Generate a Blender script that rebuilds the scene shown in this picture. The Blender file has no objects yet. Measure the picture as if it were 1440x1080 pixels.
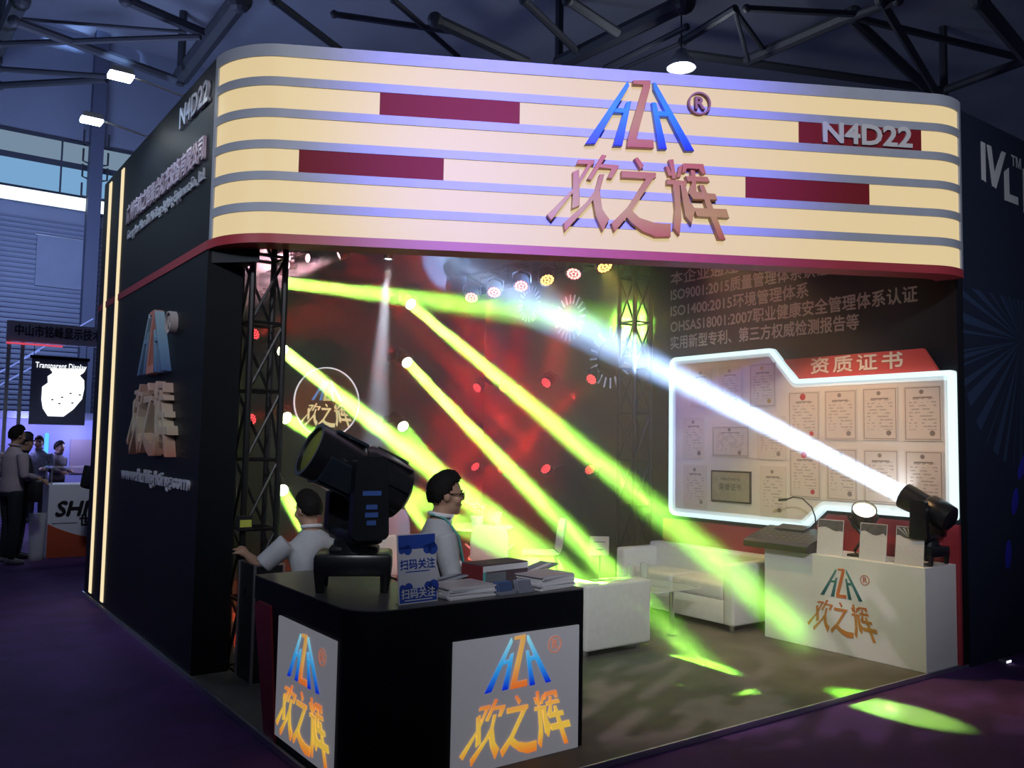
import bpy, bmesh, math, random
from mathutils import Vector, Matrix, Euler
random.seed(7)
SC = bpy.context.scene
COL = SC.collection
V = Vector

# ------------------------------------------------------------------ camera
YAW, PITCH, ROLL, FPX = 0.628361, 0.0705509, 0.0175262, 1206.99
EYE = V((0.0, 0.0, 1.65))
fw = V((math.sin(YAW)*math.cos(PITCH), math.cos(YAW)*math.cos(PITCH), math.sin(PITCH)))
rt = V((math.cos(YAW), -math.sin(YAW), 0))
up = rt.cross(fw)
r2 = rt*math.cos(ROLL) + up*math.sin(ROLL)
u2 = -rt*math.sin(ROLL) + up*math.cos(ROLL)
cam = bpy.data.objects.new('camera', bpy.data.cameras.new('camera'))
COL.objects.link(cam)
cam.matrix_world = Matrix(((r2.x, u2.x, -fw.x, EYE.x), (r2.y, u2.y, -fw.y, EYE.y), (r2.z, u2.z, -fw.z, EYE.z), (0, 0, 0, 1)))
cam.data.sensor_width = 36
cam.data.lens = FPX/1440*36
cam.data.clip_end = 300
SC.camera = cam
vs = SC.view_settings
vs.view_transform = 'Standard'; vs.look = 'None'; vs.gamma = 1; vs.exposure = 0.0; vs.use_curve_mapping = False
SC.cycles.max_bounces = 4
SC.cycles.adaptive_threshold = 0.04
SC.cycles.volume_bounces = 0
SC.cycles.use_light_tree = True
SC.cycles.sample_clamp_indirect = 4

# ------------------------------------------------------------------ world: dim bluish hall air
w = bpy.data.worlds.new('hall_ambient'); SC.world = w; w.use_nodes = True
w.node_tree.nodes['Background'].inputs[0].default_value = (0.30, 0.38, 0.62, 1)
w.node_tree.nodes['Background'].inputs[1].default_value = 0.07

# ------------------------------------------------------------------ violet wash on the fascia, and added fill lamps
def lamp(name, kind, loc, energy, color, target=None, size=None, blend=0.3, radius=0.1, parent=None):
    l = bpy.data.lights.new(name, kind)
    l.energy = energy; l.color = color
    o = bpy.data.objects.new(name, l); COL.objects.link(o); o.location = loc
    if kind == 'SPOT':
        l.spot_size = math.radians(size); l.spot_blend = blend; l.shadow_soft_size = radius
    elif kind == 'AREA':
        l.size = size or 1.0
    else:
        l.shadow_soft_size = radius
    if target is not None:
        o.rotation_mode = 'QUATERNION'
        o.rotation_quaternion = (V(target)-V(loc)).to_track_quat('-Z', 'Y')
    if parent is not None:
        bpy.context.view_layer.update()
        m = o.matrix_basis.copy(); o.parent = parent
        o.matrix_parent_inverse = parent.matrix_world.inverted(); o.matrix_basis = m
    return o
lamp('violet_wash', 'SPOT', (-1.2, -2.8, 5.6), 8500, (0.24, 0.20, 1.0), (3.9, 4.6, 3.75), 26, 1.0, 0.15)
lamp('far_counter_fill', 'SPOT', (1.0, 7.5, 6.5), 420, (0.80, 0.86, 1.0), (1.9, 14.5, 1.4), 34, 0.8, 0.3)  # added fill for the far counter and sign, no fitting modelled
lamp('side_wall_fill', 'SPOT', (-6, 3, 6), 900, (0.75, 0.85, 1.0), (1.75, 7.6, 2.2), 34, 0.8, 0.4)  # added fill to lift the side wall lettering
lamp('fascia_fill', 'SPOT', (-4, -7, 9), 5000, (0.92, 0.93, 1.0), (4.2, 4.4, 3.6), 30, 0.7, 0.5)  # added front fill to lift the fascia stripes and blocks

# ------------------------------------------------------------------ materials
MATS = {}
def mat(name, col, rough=0.6, metal=0.0, emit=None, estr=0.0, noise=0.0, nscale=8.0, spec=0.5, bump=0.0, alpha=1.0, trans=0.0):
    if name in MATS: return MATS[name]
    m = bpy.data.materials.new(name); m.use_nodes = True
    nt = m.node_tree; b = nt.nodes['Principled BSDF']
    b.inputs['Base Color'].default_value = (*col, 1)
    b.inputs['Roughness'].default_value = rough
    b.inputs['Metallic'].default_value = metal
    b.inputs['Specular IOR Level'].default_value = spec
    b.inputs['Alpha'].default_value = alpha
    b.inputs['Transmission Weight'].default_value = trans
    if emit:
        b.inputs['Emission Color'].default_value = (*emit, 1)
        b.inputs['Emission Strength'].default_value = estr
    if noise > 0 or bump > 0:
        tc = nt.nodes.new('ShaderNodeTexCoord')
        nz = nt.nodes.new('ShaderNodeTexNoise'); nz.inputs['Scale'].default_value = nscale; nz.inputs['Detail'].default_value = 4
        nt.links.new(tc.outputs['Object'], nz.inputs['Vector'])
        if noise > 0:
            r = nt.nodes.new('ShaderNodeValToRGB')
            r.color_ramp.elements[0].position = 0.3; r.color_ramp.elements[1].position = 0.7
            r.color_ramp.elements[0].color = (*[c*(1-noise) for c in col], 1)
            r.color_ramp.elements[1].color = (*[min(1, c*(1+noise)) for c in col], 1)
            nt.links.new(nz.outputs['Fac'], r.inputs['Fac'])
            nt.links.new(r.outputs['Color'], b.inputs['Base Color'])
        if bump > 0:
            bp = nt.nodes.new('ShaderNodeBump'); bp.inputs['Strength'].default_value = bump
            nt.links.new(nz.outputs['Fac'], bp.inputs['Height']); nt.links.new(bp.outputs['Normal'], b.inputs['Normal'])
    MATS[name] = m
    return m
def gradmat(name, stops, rough=0.35, estr=0.0, axis=1, spec=0.5):
    """colour runs along a piece's own height (printed / sprayed gradient)"""
    if name in MATS: return MATS[name]
    m = bpy.data.materials.new(name); m.use_nodes = True
    nt = m.node_tree; b = nt.nodes['Principled BSDF']
    tc = nt.nodes.new('ShaderNodeTexCoord'); sp = nt.nodes.new('ShaderNodeSeparateXYZ'); r = nt.nodes.new('ShaderNodeValToRGB')
    nt.links.new(tc.outputs['Generated'], sp.inputs[0]); nt.links.new(sp.outputs[axis], r.inputs['Fac'])
    el = r.color_ramp.elements
    while len(el) < len(stops): el.new(0.5)
    for e, (p, c) in zip(el, stops): e.position = p; e.color = (*c, 1)
    nt.links.new(r.outputs['Color'], b.inputs['Base Color'])
    b.inputs['Roughness'].default_value = rough; b.inputs['Specular IOR Level'].default_value = spec
    if estr:
        nt.links.new(r.outputs['Color'], b.inputs['Emission Color']); b.inputs['Emission Strength'].default_value = estr
    MATS[name] = m
    return m
def glowmat(name, col, strength):
    if name in MATS: return MATS[name]
    m = bpy.data.materials.new(name); m.use_nodes = True
    nt = m.node_tree; nt.nodes.remove(nt.nodes['Principled BSDF'])
    e = nt.nodes.new('ShaderNodeEmission'); e.inputs[0].default_value = (*col, 1); e.inputs[1].default_value = strength
    nt.links.new(e.outputs[0], nt.nodes['Material Output'].inputs['Surface'])
    MATS[name] = m
    return m

# ------------------------------------------------------------------ mesh helpers
class MB:
    def __init__(s): s.bm = bmesh.new()
    def _add(s, fn):
        vs0 = set(s.bm.verts); fn(); return [v for v in s.bm.verts if v not in vs0]
    def box(s, a, b, bev=0.0, seg=2, M=None):
        a = V(a); b = V(b); c = (a+b)/2; d = b-a
        tmp = bmesh.new(); bmesh.ops.create_cube(tmp, size=1)
        for v in tmp.verts: v.co = V((v.co.x*d.x, v.co.y*d.y, v.co.z*d.z)) + c
        if bev > 0:
            bmesh.ops.bevel(tmp, geom=list(tmp.edges), offset=min(bev, 0.49*min(abs(d.x), abs(d.y), abs(d.z))), segments=seg, profile=0.5, affect='EDGES')
        return s._merge(tmp, M)
    def _merge(s, tmp, M=None):
        if M is not None:
            for v in tmp.verts: v.co = M @ v.co
        me = bpy.data.meshes.new('t'); tmp.to_mesh(me); tmp.free(); s.bm.from_mesh(me); bpy.data.meshes.remove(me)
        return s
    def cyl(s, p0, p1, r0, r1=None, n=16, caps=True):
        p0 = V(p0); p1 = V(p1); r1 = r0 if r1 is None else r1
        ax = (p1-p0); q = ax.to_track_quat('Z', 'Y')
        rings = []
        for p, r in ((p0, r0), (p1, r1)):
            rings.append([s.bm.verts.new(p + q @ V((r*math.cos(2*math.pi*i/n), r*math.sin(2*math.pi*i/n), 0))) for i in range(n)])
        for i in range(n):
            j = (i+1) % n
            s.bm.faces.new((rings[0][i], rings[0][j], rings[1][j], rings[1][i]))
        if caps:
            s.bm.faces.new(rings[0][::-1]); s.bm.faces.new(rings[1])
        return s
    def tube(s, pts, r, n=8, rs=None):
        pts = [V(p) for p in pts]; rings = []
        nrm = None
        for i, p in enumerate(pts):
            t = (pts[min(i+1, len(pts)-1)] - pts[max(i-1, 0)]).normalized()
            if nrm is None: nrm = t.orthogonal().normalized()
            nrm = (nrm - t*nrm.dot(t)).normalized(); bn = t.cross(nrm)
            rr = rs[i] if rs else r
            rings.append([s.bm.verts.new(p + nrm*rr*math.cos(2*math.pi*k/n) + bn*rr*math.sin(2*math.pi*k/n)) for k in range(n)])
        for a, b in zip(rings, rings[1:]):
            for k in range(n): s.bm.faces.new((a[k], a[(k+1) % n], b[(k+1) % n], b[k]))
        s.bm.faces.new(rings[0][::-1]); s.bm.faces.new(rings[-1])
        return s
    def lathe(s, prof, n=24, M=None, cap0=True, cap1=True):
        """prof: (r, z) pairs about local Z"""
        tmp = bmesh.new(); rings = []
        for r, z in prof:
            rings.append([tmp.verts.new((r*math.cos(2*math.pi*i/n), r*math.sin(2*math.pi*i/n), z)) for i in range(n)])
        for a, b in zip(rings, rings[1:]):
            for i in range(n): tmp.faces.new((a[i], a[(i+1) % n], b[(i+1) % n], b[i]))
        if cap0: tmp.faces.new(rings[0][::-1])
        if cap1: tmp.faces.new(rings[-1])
        return s._merge(tmp, M)
    def prism(s, poly, z0, z1, M=None, bev=0.0):
        """2D polygon (ccw) extruded from z0 to z1 in local z"""
        tmp = bmesh.new()
        a = [tmp.verts.new((x, y, z0)) for x, y in poly]; b = [tmp.verts.new((x, y, z1)) for x, y in poly]
        n = len(poly)
        tmp.faces.new(a[::-1]); top = tmp.faces.new(b)
        for i in range(n): tmp.faces.new((a[i], a[(i+1) % n], b[(i+1) % n], b[i]))
        if bev > 0:
            bmesh.ops.bevel(tmp, geom=list(top.edges), offset=bev, segments=2, profile=0.5, affect='EDGES')
        return s._merge(tmp, M)
    def ball(s, c, r, seg=16, rings=10, M=None):
        tmp = bmesh.new(); bmesh.ops.create_uvsphere(tmp, u_segments=seg, v_segments=rings, radius=1)
        r = (r, r, r) if not hasattr(r, '__len__') else r
        for v in tmp.verts: v.co = V((v.co.x*r[0]+c[0], v.co.y*r[1]+c[1], v.co.z*r[2]+c[2]))
        return s._merge(tmp, M)
    def quad(s, a, b, c, d):
        s.bm.faces.new([s.bm.verts.new(p) for p in (a, b, c, d)]); return s
    def mesh(s, name, smooth=False):
        bmesh.ops.recalc_face_normals(s.bm, faces=list(s.bm.faces))
        me = bpy.data.meshes.new(name); s.bm.to_mesh(me); s.bm.free()
        if smooth:
            for p in me.polygons: p.use_smooth = True
            me.set_sharp_from_angle(angle=math.radians(40))
        return me
    def build(s, name, m, parent=None, M=None, smooth=False, **props):
        return link(name, s.mesh(name, smooth), m, parent, M, **props)
def link(name, me, m, parent=None, M=None, **props):
    o = bpy.data.objects.new(name, me); COL.objects.link(o)
    if m is not None and not len(me.materials): me.materials.append(m)
    if parent is not None: o.parent = parent
    if M is not None: o.matrix_local = M
    for k, v in props.items(): o[k] = v
    return o
def thing(name, label, cat, loc=(0, 0, 0), rz=0.0, group=None, M=None):
    o = bpy.data.objects.new(name, None); COL.objects.link(o); o.empty_display_size = 0.1
    if M is not None: o.matrix_world = M
    else:
        o.location = loc; o.rotation_euler = (0, 0, rz)
    o['label'] = label; o['category'] = cat
    if group: o['group'] = group
    return o
def tag(o, label, cat, group=None):
    o['label'] = label; o['category'] = cat
    if group: o['group'] = group
    return o
def struct(o, label=None):
    o['kind'] = 'structure'
    if label: o['label'] = label
    return o
def fr(o, x, y):
    x = V(x).normalized(); y = V(y).normalized(); z = x.cross(y)
    return Matrix(((x.x, y.x, z.x, o[0]), (x.y, y.y, z.y, o[1]), (x.z, y.z, z.z, o[2]), (0, 0, 0, 1)))
Z3 = (0, 0, 1)
def T(x, y, z): return Matrix.Translation((x, y, z))
def RZ(a): return Matrix.Rotation(a, 4, 'Z')
def RX(a): return Matrix.Rotation(a, 4, 'X')
def RY(a): return Matrix.Rotation(a, 4, 'Y')
_txt = {}
def text_mesh(body, size, extrude=0.0, bold=0.0, align='CENTER', width=None, spacing=1.0, thick=0.0):
    cu = bpy.data.curves.new('t', 'FONT'); cu.body = body; cu.size = size; cu.extrude = extrude; cu.offset = bold
    cu.align_x = align; cu.align_y = 'CENTER'; cu.resolution_u = 3; cu.space_character = spacing
    o = bpy.data.objects.new('t', cu); COL.objects.link(o); bpy.context.view_layer.update()
    me = bpy.data.meshes.new_from_object(o.evaluated_get(bpy.context.evaluated_depsgraph_get()))
    bpy.data.objects.remove(o); bpy.data.curves.remove(cu)
    if width:
        xs = [v.co.x for v in me.vertices]; k = width/(max(xs)-min(xs))
        for v in me.vertices: v.co.x *= k
    if thick:
        bm = bmesh.new()
        for q, (dx, dy) in enumerate(((-thick, 0), (thick, 0), (0, thick), (0, -thick))):
            n0 = len(bm.verts); bm.from_mesh(me); bm.verts.ensure_lookup_table()
            for v in bm.verts[n0:]: v.co.x += dx; v.co.y += dy; v.co.z += q*0.0008
        bm.to_mesh(me); bm.free()
    return me
def text(name, body, size, m, parent, M, extrude=0.0, bold=0.0, align='CENTER', width=None, spacing=1.0, thick=0.0, **props):
    me = text_mesh(body, size, extrude, bold, align, width, spacing, thick); me.name = name
    return link(name, me, m, parent, M, **props)

# ------------------------------------------------------------------ shared materials
BLACK = mat('black_board', (0.006, 0.007, 0.010), 0.5, spec=0.3, noise=0.15, nscale=3)
BLACKM = mat('black_metal', (0.012, 0.012, 0.014), 0.4, 0.3)
BLACKP = mat('black_plastic', (0.016, 0.017, 0.02), 0.35, spec=0.6, noise=0.1, nscale=30)
REDP = mat('red_paint', (0.36, 0.035, 0.05), 0.45, noise=0.05)
WHITEP = mat('white_paint', (0.80, 0.80, 0.78), 0.5, noise=0.03, nscale=4)
WHITEPL = mat('white_plastic', (0.82, 0.80, 0.76), 0.35, noise=0.02)
LEATHER = mat('white_leather', (0.78, 0.77, 0.73), 0.4, noise=0.04, nscale=20, bump=0.03)
CHROME = mat('chrome', (0.75, 0.75, 0.77), 0.15, 1.0)
GREYP = mat('grey_paint', (0.33, 0.36, 0.44), 0.5, noise=0.04)
PAPER = mat('white_paper', (0.78, 0.78, 0.80), 0.7, noise=0.03, nscale=40)
ALU = mat('aluminium', (0.6, 0.62, 0.66), 0.35, 0.9)
BAND = mat('lit_cream_acrylic', (0.07, 0.055, 0.05), 0.45, emit=(1.0, 0.78, 0.42), estr=0.70, spec=0.3)
STRIP = glowmat('led_strip', (1.0, 0.82, 0.50), 0.95)
WHITELED = glowmat('white_led', (0.80, 0.95, 1.0), 2.2)

# ------------------------------------------------------------------ the stand's logo, outlines in metres (fascia size)
LOGO = {'blue':[[(-0.412,0.656),(-0.336,0.663),(-0.09,1.108),(-0.102,1.145)],[(-0.206,0.657),(-0.139,0.66),(-0.075,0.998),(-0.11,0.984)],[(-0.207,0.9),(-0.098,0.905),(-0.091,0.942),(-0.184,0.935)],[(0.093,1.097),(0.332,0.654),(0.399,0.658),(0.105,1.147),(0.089,1.146)],[(0.133,0.654),(0.194,0.657),(0.109,0.999),(0.078,0.997)],[(0.127,0.896),(0.227,0.9),(0.206,0.94),(0.116,0.934)]],
        'zed':[[(-0.062,1.122),(0.019,1.125),(-0.096,0.721),(-0.104,0.654),(0.096,0.658),(0.092,0.721),(-0.04,0.713),(0.065,1.107),(0.068,1.16),(-0.062,1.151)]],
        'hua':[[(-0.473,0.506),(-0.35,0.508),(-0.338,0.543),(-0.459,0.54)],[(-0.495,0.322),(-0.681,0.126),(-0.647,0.088),(-0.441,0.37),(-0.347,0.533),(-0.391,0.511)],[(-0.495,0.31),(-0.502,0.177),(-0.445,0.204),(-0.453,0.468),(-0.499,0.447)],[(-0.394,0.402),(-0.363,0.393),(-0.253,0.581),(-0.287,0.587)],[(-0.322,0.488),(-0.213,0.49),(-0.246,0.418),(-0.212,0.414),(-0.168,0.491),(-0.163,0.516),(-0.316,0.519)],[(-0.332,0.325),(-0.398,0.233),(-0.561,0.073),(-0.55,0.011),(-0.361,0.233),(-0.302,0.318),(-0.269,0.443),(-0.303,0.441)],[(-0.35,0.246),(-0.33,0.139),(-0.277,0.027),(-0.23,0.12),(-0.286,0.189),(-0.3,0.321),(-0.332,0.325)]],
        'zhi':[[(-0.001,0.493),(0.023,0.527),(-0.024,0.585),(-0.049,0.572)],[(-0.143,0.426),(0.051,0.428),(0.112,0.439),(0.112,0.478),(-0.143,0.477)],[(-0.095,0.211),(-0.215,0.091),(-0.19,0.028),(-0.064,0.186),(0.114,0.466),(0.05,0.45)],[(-0.069,0.104),(0.016,0.042),(0.115,0.007),(0.223,0.013),(0.225,0.11),(0.102,0.107),(-0.009,0.137),(-0.064,0.191),(-0.125,0.161)]],
        'hui':[[(0.236,0.439),(0.263,0.44),(0.242,0.586),(0.208,0.581)],[(0.208,0.459),(0.238,0.461),(0.208,0.53),(0.181,0.531)],[(0.266,0.453),(0.295,0.454),(0.312,0.541),(0.287,0.54)],[(0.195,0.397),(0.339,0.393),(0.342,0.43),(0.195,0.436)],[(0.259,0.218),(0.246,0.078),(0.289,0.026),(0.304,0.16),(0.288,0.403),(0.239,0.402)],[(0.311,0.282),(0.333,0.167),(0.379,0.115),(0.408,0.226),(0.36,0.285),(0.332,0.398),(0.295,0.401)],[(0.307,0.489),(0.335,0.491),(0.337,0.528),(0.434,0.528),(0.459,0.486),(0.487,0.492),(0.466,0.563),(0.316,0.56)],[(0.35,0.426),(0.516,0.431),(0.497,0.47),(0.332,0.466)],[(0.382,0.408),(0.358,0.339),(0.388,0.298),(0.572,0.302),(0.557,0.347),(0.41,0.351),(0.404,0.508),(0.372,0.515)],[(0.419,0.172),(0.663,0.172),(0.641,0.239),(0.395,0.235)],[(0.504,0.207),(0.585,0.013),(0.635,0.012),(0.547,0.221),(0.47,0.407),(0.435,0.407)]]}
LOGO_STYLE = {
 'fascia': (gradmat('logo_blue_spray', [(0, (0.0, 0.02, 0.42)), (0.55, (0.02, 0.25, 0.70)), (1, (0.03, 0.22, 0.50))]),
            gradmat('logo_z_spray', [(0, (0.42, 0.10, 0.05)), (0.4, (0.44, 0.22, 0.05)), (1, (0.42, 0.13, 0.05))]),
            gradmat('logo_gold_spray', [(0, (0.42, 0.10, 0.03)), (0.3, (0.46, 0.27, 0.05)), (0.6, (0.42, 0.20, 0.05)), (1, (0.46, 0.10, 0.05))]),
            mat('logo_mark_brown', (0.25, 0.10, 0.08))),
 'lit': (gradmat('logo_blue_lit', [(0, (0.0, 0.01, 0.75)), (0.5, (0.05, 0.45, 0.95)), (1, (0.35, 0.85, 0.95))], estr=0.55),
         gradmat('logo_z_lit', [(0, (0.95, 0.18, 0.03)), (0.5, (0.9, 0.5, 0.12)), (1, (0.85, 0.45, 0.12))], estr=0.55),
         gradmat('logo_gold_lit', [(0, (0.98, 0.22, 0.03)), (0.3, (0.98, 0.62, 0.08)), (0.65, (0.95, 0.6, 0.10)), (1, (0.95, 0.2, 0.06))], estr=0.6),
         mat('logo_mark_lit', (0.8, 0.35, 0.25), emit=(0.8, 0.3, 0.2), estr=0.3)),
 'print': (gradmat('logo_blue_print', [(0, (0.01, 0.10, 0.14)), (1, (0.10, 0.30, 0.28))], 0.5),
           mat('logo_z_print', (0.62, 0.17, 0.05)),
           gradmat('logo_gold_print', [(0, (0.60, 0.22, 0.05)), (0.4, (0.55, 0.28, 0.06)), (1, (0.62, 0.18, 0.06))], 0.5),
           mat('logo_mark_print', (0.55, 0.2, 0.12))),
 'wall': (gradmat('logo_blue_wall', [(0, (0.08, 0.14, 0.30)), (0.5, (0.20, 0.32, 0.45)), (1, (0.34, 0.44, 0.5))], 0.3),
          mat('logo_z_wall', (0.55, 0.22, 0.18)),
          gradmat('logo_gold_wall', [(0, (0.55, 0.22, 0.15)), (0.4, (0.60, 0.50, 0.36)), (1, (0.60, 0.38, 0.32))], 0.35),
          mat('logo_mark_wall', (0.45, 0.38, 0.38))),
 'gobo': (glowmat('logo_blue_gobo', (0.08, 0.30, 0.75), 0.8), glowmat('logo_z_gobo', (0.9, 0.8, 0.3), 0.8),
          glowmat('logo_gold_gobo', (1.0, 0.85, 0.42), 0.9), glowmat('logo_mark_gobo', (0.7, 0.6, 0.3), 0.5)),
}
def logo(parent, M, k, depth, style, side=None, mark=True):
    """letters and characters of the logo as separate raised pieces; M places the logo's bottom centre"""
    mb, mz, mg, mm = LOGO_STYLE[style]
    side = depth*0.25
    def piece(name, polys, m):
        b = MB()
        for i, p in enumerate(polys):
            b.prism([(x*k, y*k) for x, y in p], 0.0, depth*(1 + 0.012*i), bev=min(0.004*k, depth*0.3))
        return b.build(name, m, parent, M)
    piece('logo_letter', LOGO['blue'][:3], mb); piece('logo_letter', LOGO['zed'], mz); piece('logo_letter', LOGO['blue'][3:], mb)
    for c in ('hua', 'zhi', 'hui'): piece('logo_character', LOGO[c], mg)
    if mark:
        b = MB(); c = V((0.442*k, 1.02*k, 0)); R0, R1 = 0.086*k, 0.073*k; n = 28
        tmp = [(R0, 0), (R0, depth*0.8), (R1, depth*0.8), (R1, 0), (R0, 0)]
        b.lathe(tmp, n, Matrix.Translation(c), False, False)
        ring = b.build('registered_mark', mm, parent, M)
        text('registered_letter', 'R', 0.125*k, mm, ring, T(c.x, c.y, depth*0.3), extrude=depth*0.4, bold=0.004*k)

# ------------------------------------------------------------------ hall floor and stand floor
FA = 0.497361
fd = V((math.cos(FA), -math.sin(FA), 0)); fn = V((-math.sin(FA), -math.cos(FA), 0))
CARPET = mat('purple_carpet', (0.095, 0.030, 0.165), 0.9, noise=0.25, nscale=2.2, bump=0.15)
struct(MB().box((-14, -8, -0.05), (30, 34, 0.0)).build('floor', CARPET), 'purple carpet of the exhibition hall')
PLATF = mat('grey_stand_carpet', (0.13, 0.12, 0.105), 0.75, noise=0.2, nscale=3.0, bump=0.08)
plat = struct(MB().box((1.775, 3.38, 0.001), (6.85, 10.0, 0.03)).build('floor_stand', PLATF), 'grey carpeted platform of the stand')
MB().box((1.763, 3.368, 0.001), (6.85, 3.38, 0.034)).build('edge_strip', ALU, plat)
MB().box((1.757, 3.38, 0.001), (1.775, 10.05, 0.036)).build('edge_strip', ALU, plat)

# ------------------------------------------------------------------ left outer wall
wl = MB().box((1.775, 6.13, 0.03), (2.03, 10.03, 4.39)).build('wall_left', BLACK)
struct(wl, 'black side wall of the stand with raised lettering')
wlM = lambda y, z, off=0.0: fr((1.775-off, y, z), (0, -1, 0), Z3)
MB().box((1.768, 6.13, 2.995), (1.776, 10.03, 3.06)).build('red_band', REDP, wl)
for y in (9.11, 9.69):
    MB().box((1.766, y-0.055, 0.07), (1.776, y+0.055, 4.33)).build('light_strip', STRIP, wl)
LET = mat('silver_letters', (0.62, 0.62, 0.70), 0.3, 0.3)
text('stand_number', 'N4D22', 0.24, LET, wl, wlM(6.61, 4.18), extrude=0.025, bold=0.004, width=0.74)
PINKL = mat('pale_pink_letters', (0.66, 0.52, 0.62), 0.35, 0.2)
text('company_name', '广州市欢之辉舞台灯光设备有限公司', 0.20, PINKL, wl, wlM(7.53, 3.765), extrude=0.02, thick=0.004, width=2.48)
text('company_name_english', 'Guangzhou Huan Zhi Hui Stage Lighting Equipment Co., Ltd.', 0.13, LET, wl, wlM(7.50, 3.575), extrude=0.015, width=2.46)
logo(wl, wlM(7.38, 1.50), 1.03, 0.07, 'wall')
text('web_address', 'www.hzhlighting.com', 0.15, LET, wl, wlM(7.39, 1.33), extrude=0.02, bold=0.003, width=2.15)

# ------------------------------------------------------------------ right wall, back wall
wr = MB().box((6.75, 3.36, 0.03), (6.85, 10.03, 4.35)).build('wall_right', BLACK)
struct(wr, 'black inner wall carrying the certificate board')
wb = struct(MB().box((2.03, 9.95, 0.03), (6.75, 10.03, 4.35)).build('wall_back', BLACK), 'black back wall of the stand')
wrM = lambda y, z, off=0.0: fr((6.75-off, y, z), (0, -1, 0), Z3)
WTXT = mat('white_vinyl', (0.72, 0.72, 0.70), 0.6)
for body, z, y1 in (('本企业通过', 3.45, 5.50), ('ISO9001:2015质量管理体系认证', 3.275, 4.49), ('ISO1400:2015环境管理体系', 3.10, 4.70),
                   ('OHSAS18001:2007职业健康安全管理体系认证', 2.93, 3.675), ('实用新型专利、第三方权威检测报告等', 2.755, 4.20)):
    text('wall_text', body, 0.15, WTXT, wr, wrM((6.405+y1)/2, z, 0.004), thick=0.0035, width=6.405-y1)
# red lower panel with its step, and the lit white board over it
lower = [(6.48, 0.03), (6.48, 0.90), (4.70, 0.90), (4.50, 1.09), (3.36, 1.09), (3.36, 0.03)]
MB().prism([(-y, z) for y, z in lower], 0.0, 0.03, fr((6.75, 0, 0), (0, -1, 0), Z3)).build('red_panel', REDP, wr)
def rounded(poly, rad, seg=6):
    """round the corners of a polygon; rad per corner"""
    out = []; n = len(poly)
    for i, p in enumerate(poly):
        p = V((*p, 0)); a = V((*poly[i-1], 0)); b = V((*poly[(i+1) % n], 0)); r = rad[i] if hasattr(rad, '__len__') else rad
        if r <= 0: out.append((p.x, p.y)); continue
        da = (a-p).normalized(); db = (b-p).normalized(); th = da.angle(db); t = r/math.tan(th/2)
        c = p + (da+db).normalized()*(r/math.sin(th/2)); s0 = p+da*t-c; s1 = p+db*t-c
        ang = s0.angle(s1); ax = s0.cross(s1).normalized()
        for k in range(seg+1):
            v = c + Matrix.Rotation(ang*k/seg, 3, ax) @ s0; out.append((v.x, v.y))
    return out
cb = thing('certificate_board', 'white backlit board shaped like a folder with framed certificates on the black wall', 'notice board', M=fr((6.72, 4.83, 1.0), (0, -1, 0), Z3))
# local x = 4.83 - Y, local y = z - 1
bp = [(4.83-y, z-1.0) for y, z in ((6.31, 0.95), (4.68, 0.95), (4.48, 1.13), (3.34, 1.13), (3.34, 2.285), (4.76, 2.285), (5.02, 2.59), (6.31, 2.59))]
MB().prism(rounded(bp, [0.09, 0.03, 0.03, 0.02, 0.02, 0.03, 0.05, 0.09]), 0.03, 0.075).build('board', mat('board_white', (0.74, 0.70, 0.64), 0.5, noise=0.03), cb)
def rim(poly, wdt, z0, z1):
    b = MB(); n = len(poly); P = [V((*p, 0)) for p in poly]; inn = []
    for i in range(n):
        d0 = (P[i]-P[i-1]).normalized(); d1 = (P[(i+1) % n]-P[i]).normalized(); n0 = V((-d0.y, d0.x, 0)); n1 = V((-d1.y, d1.x, 0))
        m = (n0+n1); inn.append(P[i] + m.normalized()*(wdt/max(0.4, m.length/2)))
    for i in range(n):
        j = (i+1) % n; q = [P[i], P[j], inn[j], inn[i]]
        b.prism([(v.x, v.y) for v in q], z0, z1)
    return b
rimp = rounded(bp, [0.09, 0.03, 0.03, 0.02, 0.02, 0.03, 0.05, 0.09])
rim(rimp, 0.04, 0.028, 0.095).build('lit_rim', glowmat('board_rim_light', (0.72, 0.95, 1.0), 1.3), cb)
rim(rimp, 0.075, 0.028, 0.079).build('lit_rim_inner', mat('board_rim_inner', (0.74, 0.78, 0.78), 0.5, emit=(0.70, 0.92, 1.0), estr=0.35), cb)
MB().prism([(4.83-y, z-1) for y, z in ((4.75, 2.288), (3.48, 2.288), (3.60, 2.478), (4.93, 2.478))], 0.0, 0.04).build('red_tab', mat('red_tab', (0.55, 0.06, 0.05), 0.5), cb)
text('tab_text', '资质证书', 0.15, mat('pale_gold_vinyl', (0.75, 0.62, 0.5), 0.5), cb, T(4.83-4.2, 1.388, 0.043), thick=0.004, width=0.86, spacing=1.25)
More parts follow.
